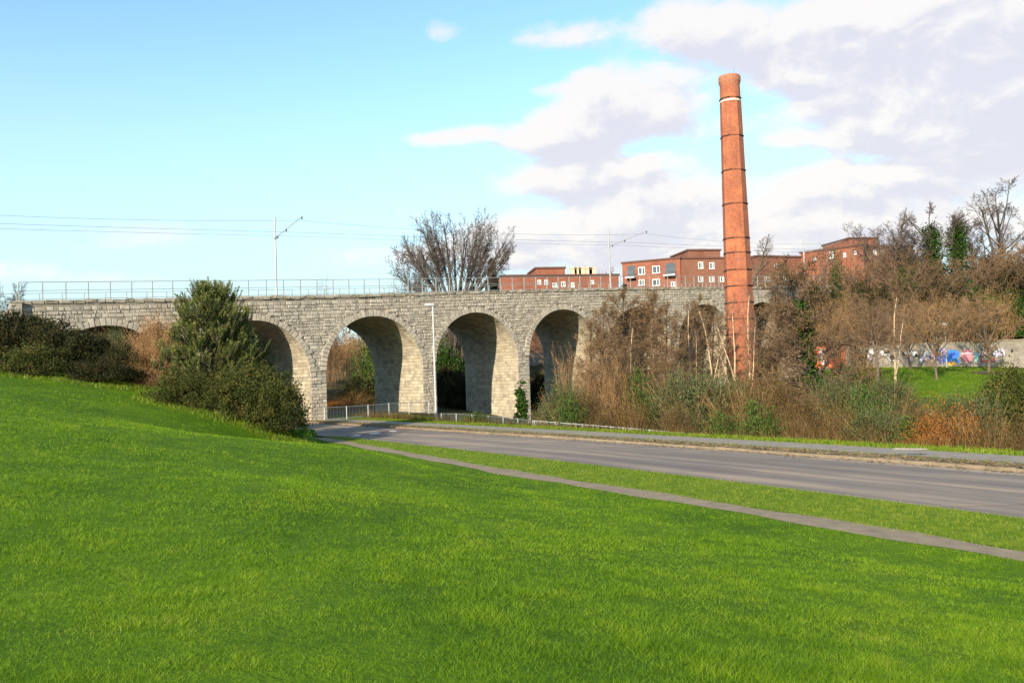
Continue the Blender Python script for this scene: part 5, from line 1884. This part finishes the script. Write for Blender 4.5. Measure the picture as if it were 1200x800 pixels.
plant('laurel_small', 322, 440, 43, 64, 'evergreen bush nearest the road beside the pine', S, name='evergreen_bush')
plant('laurel', 285, 385, 49, 76, 'tall evergreen bush behind the pine in front of the second arch', S, name='evergreen_bush')
plant('low_green', 345, 501, 44, 44, 'bright low plants at the road end of the evergreen bush', S, name='low_plant')
plant('low_green', 190, 452, 47, 40, 'yellow green tuft at the foot of the russet bush', S, name='low_plant')
# --- by the viaduct piers
plant('ivy_column', 609, 447, 79, 15, 'column of dark ivy climbing the pier right of the fourth arch', S, name='ivy')
plant('green', 562, 483, 63.5, 44, 'low green shrub behind the barred fence below the fourth arch', S)
plant('green', 545, 486, 64.5, 24, 'smallest green shrub by the fence right of the street lamp', S)
# --- beyond the arches
BK = 'trees and scrub beyond the viaduct'
plant('thicket_gold', 398, 385, 128, 70, 'golden brown scrub seen high in the third arch', S, group=BK)
plant('russet', 405, 396, 160, 90, 'russet scrub on the slope seen through the third arch', S, group=BK, name='russet_bush')
plant('green', 440, 395, 104, 60, 'dark green shrub at the right side of the third arch view', S, group=BK)
plant('thicket_red', 462, 376, 110, 70, 'tall brown thicket behind the third pier', S, group=BK)
plant('bramble', 410, 456, 100, 70, 'brown bramble low in the third arch view', S, group=BK, name='bramble')
plant('orange', 396, 468, 96, 50, 'orange bramble behind the fence in the third arch', S, group=BK, name='bramble')
plant('hedge', 425, 440, 102, 56, 'dark green scrub low in the third arch view', S, group=BK)
plant('ivy_bush', 527, 392, 108, 46, 'dark evergreen filling the fourth arch view', S, group=BK, name='evergreen_bush')
plant('hedge', 525, 430, 100, 62, 'black green shrub low in the fourth arch view', S, group=BK)
plant('hedge', 545, 440, 96, 60, 'dark shrub behind the fourth arch pier', S, group=BK)
plant('bare_grey', 522, 372, 114, 60, 'bare tree seen through the fourth arch', group=BK)
plant('hedge', 637, 438, 104, 60, 'dark shrub low in the fifth arch view', S, group=BK)
plant('bare_brown', 640, 380, 118, 50, 'bare brown tree seen through the fifth arch', group=BK)
plant('russet', 300, 386, 92, 80, 'russet scrub seen through the second arch', S, group=BK, name='russet_bush')
plant('hedge', 262, 380, 95, 90, 'dark scrub seen through the second arch behind the pine', S, group=BK)
plant('hedge', 135, 378, 96, 110, 'dark scrub beyond the leftmost arch', S, group=BK)
for i, (px, yt, Y, w, key) in enumerate([(360, 388, 178, 60, 'thicket_red'), (430, 384, 185, 60, 'thicket'), (470, 380, 175, 70, 'thicket_gold'), (530, 378, 190, 70, 'thicket'), (590, 380, 182, 70, 'thicket_red'), (650, 385, 185, 70, 'thicket'), (330, 384, 176, 70, 'russet')]):
    plant(key, px, yt, Y, w, ['far brown thicket left of the red car', 'far tan thicket right of the red car', 'far golden thicket behind the third pier', 'far tan thicket behind the fourth arch', 'far brown thicket behind the fourth pier', 'far tan thicket behind the fifth arch', 'far russet thicket behind the second pier'][i], S, group=BK)
# --- skyline behind the viaduct
plant('big', 537, 250, 108, 128, 'large spreading bare tree with many upright limbs behind the viaduct', rot=0)
plant('bare_grey', 497, 290, 112, 62, 'smaller grey bare tree left of the large spreading tree')
plant('conifer', 580, 305, 116, 30, 'small dark conifer right of the large spreading tree', 'tree', name='conifer_tree')
plant('thicket_red', 379, 326, 120, 40, 'small bare bush showing above the parapet between tram pole and big tree', S)
plant('thicket_red', 462, 328, 118, 30, 'low bare bush above the parapet left of the big tree', S)
plant('bare_grey', 5, 330, 90, 44, 'bare tree at the far left beyond the railing')
plant('bare_brown', 707, 314, 165, 30, 'small brown tree above the low apartment block roof')
plant('poplar', 892, 276, 128, 38, 'bare tree with upright twigs just right of the chimney')
plant('bare_brown', 905, 300, 116, 44, 'brown bare tree against the brown apartment block')
plant('thicket_gold', 925, 305, 114, 30, 'yellow green bush at the viaduct end below the apartments', S)
# --- planted strip in front of the viaduct, left to right
FT = 'bare trees on the bank before the viaduct'
plant('alder', 734, 331, 64, 96, 'dark reddish alder tallest between lamp and chimney', group=FT)
plant('alder', 708, 352, 66, 60, 'reddish alder just right of the fifth arch', group=FT)
plant('alder_thin', 762, 338, 63, 62, 'thin brown alder left of the forked birches', group=FT)
plant('alder', 782, 352, 67, 60, 'reddish alder before the seventh arch', group=FT)
plant('alder_thin', 722, 380, 58, 44, 'short slim alder nearest the road', group=FT)
plant('alder_thin', 706, 385, 62, 50, 'slim brown alder at the right edge of the fifth arch', group=FT)
BG = 'birches round the chimney foot'
plant('birch', 817, 350, 70, 32, 'pale slender birch second left of the chimney', name='birch_tree', group=BG)
plant('birch_fork', 838, 350, 70, 34, 'forked pale birch just left of the chimney', name='birch_tree', group=BG)
plant('birch_fork', 862, 343, 69, 38, 'many-stemmed pale birch in front of the chimney shaft', name='birch_tree', group=BG, flip=-1)
plant('birch', 884, 332, 70, 34, 'pale birch at the right edge of the chimney', name='birch_tree', group=BG)
plant('birch', 740, 372, 60, 26, 'pale thin birch among the reddish alders', name='birch_tree', group=BG)
plant('alder', 812, 344, 74, 64, 'brown alder behind the left birches', group=FT)
plant('alder', 755, 345, 70, 70, 'reddish alder behind the tallest alder', group=FT)
plant('alder_thin', 690, 372, 64, 50, 'leftmost brown alder in front of the fifth arch', group=FT)
plant('alder', 838, 356, 78, 60, 'reddish alder close behind the forked birch', group=FT)
plant('alder_thin', 790, 372, 60, 50, 'short brown alder above the grey green bush', group=FT)
plant('alder', 925, 352, 80, 60, 'reddish alder between the chimney and the dark ivy tree', group=FT)
plant('bare_brown', 1010, 352, 72, 56, 'brown spreading tree left of the clear trunk', group=FT)
plant('bare_brown', 1062, 350, 86, 60, 'brown spreading tree screening the middle of the graffiti wall', group=FT)
plant('alder_thin', 905, 345, 76, 56, 'brown alder right of the chimney', group=FT)
plant('dark_ivy', 952, 302, 58, 118, 'broad dark reddish tree with ivy covered trunk right of the chimney', rot=.1)
plant('thicket_gold', 995, 330, 66, 40, 'golden twigged sapling right of the dark ivy tree', S)
plant('bare_gold', 988, 345, 64, 44, 'golden bare tree beside the orange graffiti')
plant('clear_trunk', 1031, 335, 62, 90, 'brown bare tree with tall clear trunk before the graffiti wall')
plant('birch', 1056, 338, 70, 40, 'thin pale birch left of the park saplings', name='birch_tree')
plant('bare_gold', 1099, 346, 78, 74, 'golden brown sapling in front of the blue graffiti')
plant('bare_gold', 1160, 340, 84, 84, 'olive sapling in a round soil bed before the white graffiti', flip=-1)
mb = MB(); q_ = ray(1160, 440)[0] * 84
ring = [(math.cos(a_) * 1.7, math.sin(a_) * 1.7, 0) for a_ in np.linspace(0, 6.283, 14, endpoint=False)]
zz = [h1(q_ + r_[0], 84 + r_[1]) - h1(q_, 84) for r_ in ring]
mb.add([(r_[0], r_[1], z_ + .03) for r_, z_ in zip(ring, zz)] + [(r_[0] * .6, r_[1] * .6, z_ * .6 + .10) for r_, z_ in zip(ring, zz)], quads=[(i, (i + 1) % 14, 14 + (i + 1) % 14, 14 + i) for i in range(14)], ngons=[list(range(14, 28))])
o = mb.build('soil_bed', plain('dark_soil', (.06, .035, .02), .95, 0, .3, 3), None, (q_, 84, h1(q_, 84))); tag(o, 'round bed of dark soil at the foot of the olive sapling', 'soil bed')
# --- bank shrubs along the fence
BS = 'shrubs on the roadside bank'
rows_ = [
    ('thicket', 678, 402, 62, 60, 'tan thicket before the right jamb of the fifth arch', 'thicket'),
    ('thicket_red', 700, 405, 60, 66, 'reddish thicket below the fifth arch', 'thicket'),
    ('sage', 664, 442, 58, 56, 'grey green shrub nearest the fifth arch', None),
    ('bramble_b', 690, 448, 54, 64, 'brown bramble behind the fence left of the alders', 'bramble'),
    ('green', 668, 462, 53, 50, 'low green shrub behind the pale fence at its left end', None),
    ('thicket', 730, 415, 57, 60, 'tan thicket round the feet of the alders', 'thicket'),
    ('bramble', 735, 462, 50.5, 64, 'brown bramble below the tallest alder', 'bramble'),
    ('green', 752, 432, 56, 48, 'green shrub under the alders', None),
    ('thicket_red', 775, 402, 60, 60, 'reddish thicket left of the big sage bush', 'thicket'),
    ('sage', 812, 428, 53, 100, 'largest grey green bush left of the chimney foot', None),
    ('sage', 850, 436, 56, 76, 'grey green bush at the foot of the chimney', None),
    ('bramble_b', 790, 462, 48, 60, 'brown bramble below the grey green bush', 'bramble'),
    ('bramble', 876, 434, 49, 92, 'brown bramble below the chimney', 'bramble'),
    ('bramble_b', 905, 436, 54, 74, 'tall brown bramble right of the chimney foot', 'bramble'),
    ('sage', 872, 436, 62, 60, 'grey green bush right behind the chimney brambles', None),
    ('green', 890, 470, 44, 60, 'low green shrub below the chimney brambles', None),
    ('thicket', 925, 425, 60, 60, 'tan thicket left of the dark ivy tree', 'thicket'),
    ('bramble_b', 940, 452, 46, 76, 'brown bramble under the dark ivy tree', 'bramble'),
    ('sage', 985, 436, 50, 74, 'grey green shrub right of the dark ivy tree', None),
    ('bramble', 975, 468, 42, 78, 'brown bramble along the pavement below the dark ivy tree', 'bramble'),
    ('green', 1015, 452, 46, 66, 'green shrub left of the clear trunk', None),
    ('sage', 1030, 472, 40.5, 80, 'grey green shrub low on the bank below the clear trunk', None),
    ('bramble_b', 1062, 466, 42, 66, 'dark brown bramble below the open lawn', 'bramble'),
    ('green', 1070, 488, 39, 60, 'low green shrub below the open lawn', None),
    ('orange', 1102, 466, 38, 90, 'orange brown bramble mound below the lawn', 'bramble'),
    ('orange', 1085, 496, 36, 70, 'low orange bramble nearest the pavement', 'bramble'),
    ('sage', 1135, 456, 42, 90, 'grey green shrub behind the orange bramble', None),
    ('bramble', 1150, 482, 35.5, 90, 'brown bramble at lower right beside the pavement', 'bramble'),
    ('laurel', 1188, 428, 43, 100, 'dark olive shrub at the right edge above the brambles', 'evergreen_bush'),
    ('bramble_b', 1205, 474, 34.5, 100, 'brown bramble cut by the right edge of the photo', 'bramble'),
    ('bramble', 1010, 492, 40, 60, 'short brown bramble at the fence end', 'bramble'),
    ('bramble', 925, 486, 42.5, 60, 'short brown bramble behind the fence right half', 'bramble'),
    ('green', 845, 482, 46, 56, 'short green shrub behind the fence centre', None),
    ('bramble_b', 705, 476, 50.5, 46, 'short bramble behind the fence left half', 'bramble'),
    ('green', 1000, 430, 58, 70, 'green shrub on the left end of the park lawn', None),
    ('sage', 1045, 440, 56, 60, 'grey green shrub at the lower left corner of the lawn', None),
    ('bramble_b', 965, 428, 62, 60, 'brown bramble right below the orange graffiti', 'bramble'),
    ('thicket_gold', 1010, 400, 66, 50, 'golden thicket left of the clear trunk', 'thicket'),
    ('sage', 640, 470, 60, 34, 'small grey green shrub beside the ivy pier', None),
]
for (key, px, yt, Y, w, lb, nme) in rows_:
    plant(key, px, yt, Y, w, lb, S, name=nme, group=BS)
for i, wd_ in enumerate(('first', 'second', 'third')):      # beyond the right edge of the photo the bank goes on
    plant(['bramble', 'sage', 'laurel'][i], 1275 + 60 * i, 462 - i * 12, 36 + i * 3, 100, wd_ + ' bank shrub past the right edge of the photo', S, group='bank shrubs past the right edge')
# --- hillside wood behind the retaining wall
HW = 'trees on the hillside behind the graffiti wall'
hill = [
    ('ivy_tree', 1112, 240, 112, 78, 'tall tree with two ivy clad stems and an open bare crown', 'ivy_clad_tree', 0),
    ('lone', 1183, 211, 110, 56, 'tallest bare tree standing clear at the right edge', 'bare_tree', 0),
    ('poplar', 1052, 244, 118, 44, 'narrow upright bare tree left of the ivy tree', 'bare_tree', None),
    ('bare_grey', 1038, 262, 120, 60, 'grey bare tree on the skyline right of the apartments', 'bare_tree', None),
    ('bare_grey', 1075, 268, 116, 50, 'grey bare tree touching the ivy tree on its left', 'bare_tree', None),
    ('bare_grey', 1150, 262, 118, 62, 'pale grey bare tree between the ivy tree and the tallest tree', 'bare_tree', None),
    ('bare_gold', 1205, 272, 108, 60, 'golden tree at the right edge of the hillside', 'bare_tree', None),
    ('bare_brown', 1155, 290, 108, 74, 'brown bare tree below the pale grey skyline tree', 'bare_tree', None),
    ('bare_brown', 1005, 292, 112, 56, 'brown tree in front of the orange apartment block', 'bare_tree', None),
    ('poplar', 965, 290, 122, 40, 'thin bare tree before the left end of the orange block', 'bare_tree', None),
    ('ivy_bush', 988, 297, 116, 24, 'bright ivy covered stump before the orange apartment block', 'evergreen_bush', None),
    ('bare_brown', 1040, 305, 106, 84, 'broad brown tree in the middle of the hillside', 'bare_tree', None),
    ('bare_brown', 1085, 318, 103, 80, 'brown tree below the ivy tree', 'bare_tree', None),
    ('ivy_bush', 1068, 318, 107, 50, 'dark green evergreen left of the ivy tree foot', 'evergreen_bush', None),
    ('ivy_bush', 1140, 325, 106, 60, 'dark green evergreen right of the ivy tree foot', 'evergreen_bush', None),
    ('ivy_bush', 1192, 342, 103, 54, 'bright green evergreen at the right edge behind the wall', 'evergreen_bush', None),
    ('thicket_gold', 1165, 330, 101, 60, 'golden thicket behind the wall near the right edge', 'thicket', None),
    ('thicket_red', 1025, 340, 100, 84, 'reddish thicket above the graffiti wall left part', 'thicket', None),
    ('thicket_gold', 1092, 340, 99, 64, 'golden thicket above the blue graffiti', 'thicket', None),
    ('thicket_red', 1130, 345, 99, 66, 'reddish thicket above the pink graffiti', 'thicket', None),
    ('thicket_red', 1062, 345, 100, 64, 'reddish thicket above the middle of the wall', 'thicket', None),
    ('thicket', 985, 345, 100, 60, 'tan thicket above the orange graffiti', 'thicket', None),
    ('thicket', 1200, 318, 108, 60, 'tan thicket on the upper right hillside', 'thicket', None),
    ('hedge', 1110, 330, 104, 70, 'dark scrub between thickets and ivy tree', 'shrub', None),
    ('hedge', 1020, 330, 104, 70, 'dark scrub below the orange apartment block', 'shrub', None),
    ('hedge', 1175, 300, 114, 84, 'dark scrub behind the tallest tree', 'shrub', None),
    ('hedge', 1085, 300, 114, 80, 'dark scrub on the hilltop left of the ivy tree', 'shrub', None),
    ('hedge', 965, 335, 108, 60, 'dark scrub at the viaduct end', 'shrub', None),
    ('bare_brown', 1188, 290, 106, 70, 'brown tree crowding the foot of the tallest tree', 'bare_tree', None),
    ('bare_brown', 1130, 300, 107, 60, 'brown tree right of the ivy tree stems', 'bare_tree', None),
    ('bare_brown', 1062, 288, 112, 56, 'brown tree filling the skyline left of the ivy tree', 'bare_tree', None),
    ('hedge', 1200, 312, 106, 70, 'dark scrub low at the right edge of the hillside', 'shrub', None),
    ('bare_brown', 938, 318, 112, 50, 'brown tree over the viaduct end railing', 'bare_tree', None),
    ('hedge', 1240, 310, 108, 90, 'dark scrub beyond the right edge of the hillside', 'shrub', None),
    ('bare_brown', 1250, 280, 112, 80, 'brown tree beyond the right edge of the hillside', 'bare_tree', None),
    ('bare_grey', 1320, 270, 116, 80, 'grey tree well past the right edge', 'bare_tree', None),
    ('thicket_red', 1280, 335, 102, 80, 'reddish thicket past the right edge', 'thicket', None),
]
for (key, px, yt, Y, w, lb, nme, rt) in hill:
    c_ = 'tree' if 'tree' in nme else S
    if key in ('bare_grey', 'bare_brown'): w *= 1.3
    if key in ('lone', 'ivy_tree'): w *= 1.15
    plant(key, px, yt, Y, w, lb, c_, name=nme, group=HW, rot=rt)
# park lawn across the road
rg = np.random.default_rng(63)
XX = rg.uniform(26, 75, 70000); YY = rg.uniform(56, 94.5, 70000)
keep = rg.random(len(XX)) < .25 + vnoise(XX, YY, 1.1, 41); XX, YY = XX[keep], YY[keep]
V, T, tn = blade_mesh(XX, YY, .04 + .05 * rg.random(len(XX)), np.full(len(XX), .038), rg, 1.2)
o = obj('park_grass', mkmesh('park_grass', V, [T], tn), M['verge_blade']); tag(o, 'short green grass of the park lawn before the graffiti wall', 'grass', kind='stuff')
# rough grass at the feet of the shrubs
rg = np.random.default_rng(61)
XX, YY = [], []
for (px, Y, w) in [(-45, 50, 6), (22, 50, 6), (66, 49.5, 5), (104, 50, 5), (140, 49.5, 4), (40, 47.5, 4.5), (108, 47.6, 4.5), (172, 50, 4), (236, 45, 5.2), (296, 43.6, 5), (322, 42.6, 3.2), (190, 47, 2)]:
    n_ = 2600; a_ = rg.uniform(math.pi, 2 * math.pi, n_); q_ = rg.normal(1.0, .16, n_)
    XX.append(ray(px, 440)[0] * Y + np.cos(a_) * w / 2 * q_); YY.append(Y + np.sin(a_) * w * .36 * q_)
XX = np.concatenate(XX); YY = np.concatenate(YY)
V, T, tn = blade_mesh(XX, YY, .06 + .22 * rg.random(len(XX)) ** 2, np.full(len(XX), .014), rg, .6)
o = obj('rough_grass', mkmesh('rough_grass', V, [T], tn), M['verge_blade']); tag(o, 'longer rough grass along the foot of the left hedge and bushes', 'grass', kind='stuff')
N = 34000
ii = (rg.random(N) * (len(Fs) - 1)).astype(int); dd = rg.uniform(4.7, 7.5, N)
pp = Fs[ii] + (Fs[ii + 1] - Fs[ii]) * rg.random(N)[:, None]; tt = (Fs[ii + 1] - Fs[ii]); tt /= np.linalg.norm(tt, axis=1, keepdims=True)
pp = pp + np.stack([tt[:, 1], -tt[:, 0]], 1) * dd[:, None]
keep = rg.random(N) < .2 + vnoise(pp[:, 0], pp[:, 1], 1.3, 31); pp = pp[keep]
V, T, tn = blade_mesh(pp[:, 0], pp[:, 1], .15 + .55 * rg.random(len(pp)) ** 2, np.full(len(pp), .017), rg, .5)
o = obj('dry_grass', mkmesh('dry_grass', V, [T], tn), M['leaf_bramble']); tag(o, 'dry brown grass on the bank behind the far pavement', 'grass', kind='stuff')
# a far wood closing the horizon behind everything
rng = np.random.default_rng(90)
Vs, Qs, ts, kk = [], [], [], 0
NL = 32000
ax_ = rng.uniform(-260, 320, NL); ay_ = 225 + rng.uniform(0, 40, NL)
hgt = 5 + 4 * vnoise(ax_, ay_, 9, 5) + 3 * vnoise(ax_, ay_, 3, 6)
az_ = hz(ax_, ay_) + rng.random(NL) ** .7 * hgt
V, Q, t = leaves(np.stack([ax_, ay_, az_], 1), .42, rng)
o = obj('distant_wood', mkmesh('distant_wood', V, [Q], t), M['leaf_bramble']); tag(o, 'brown leafless wood closing the horizon', 'wood', kind='stuff')
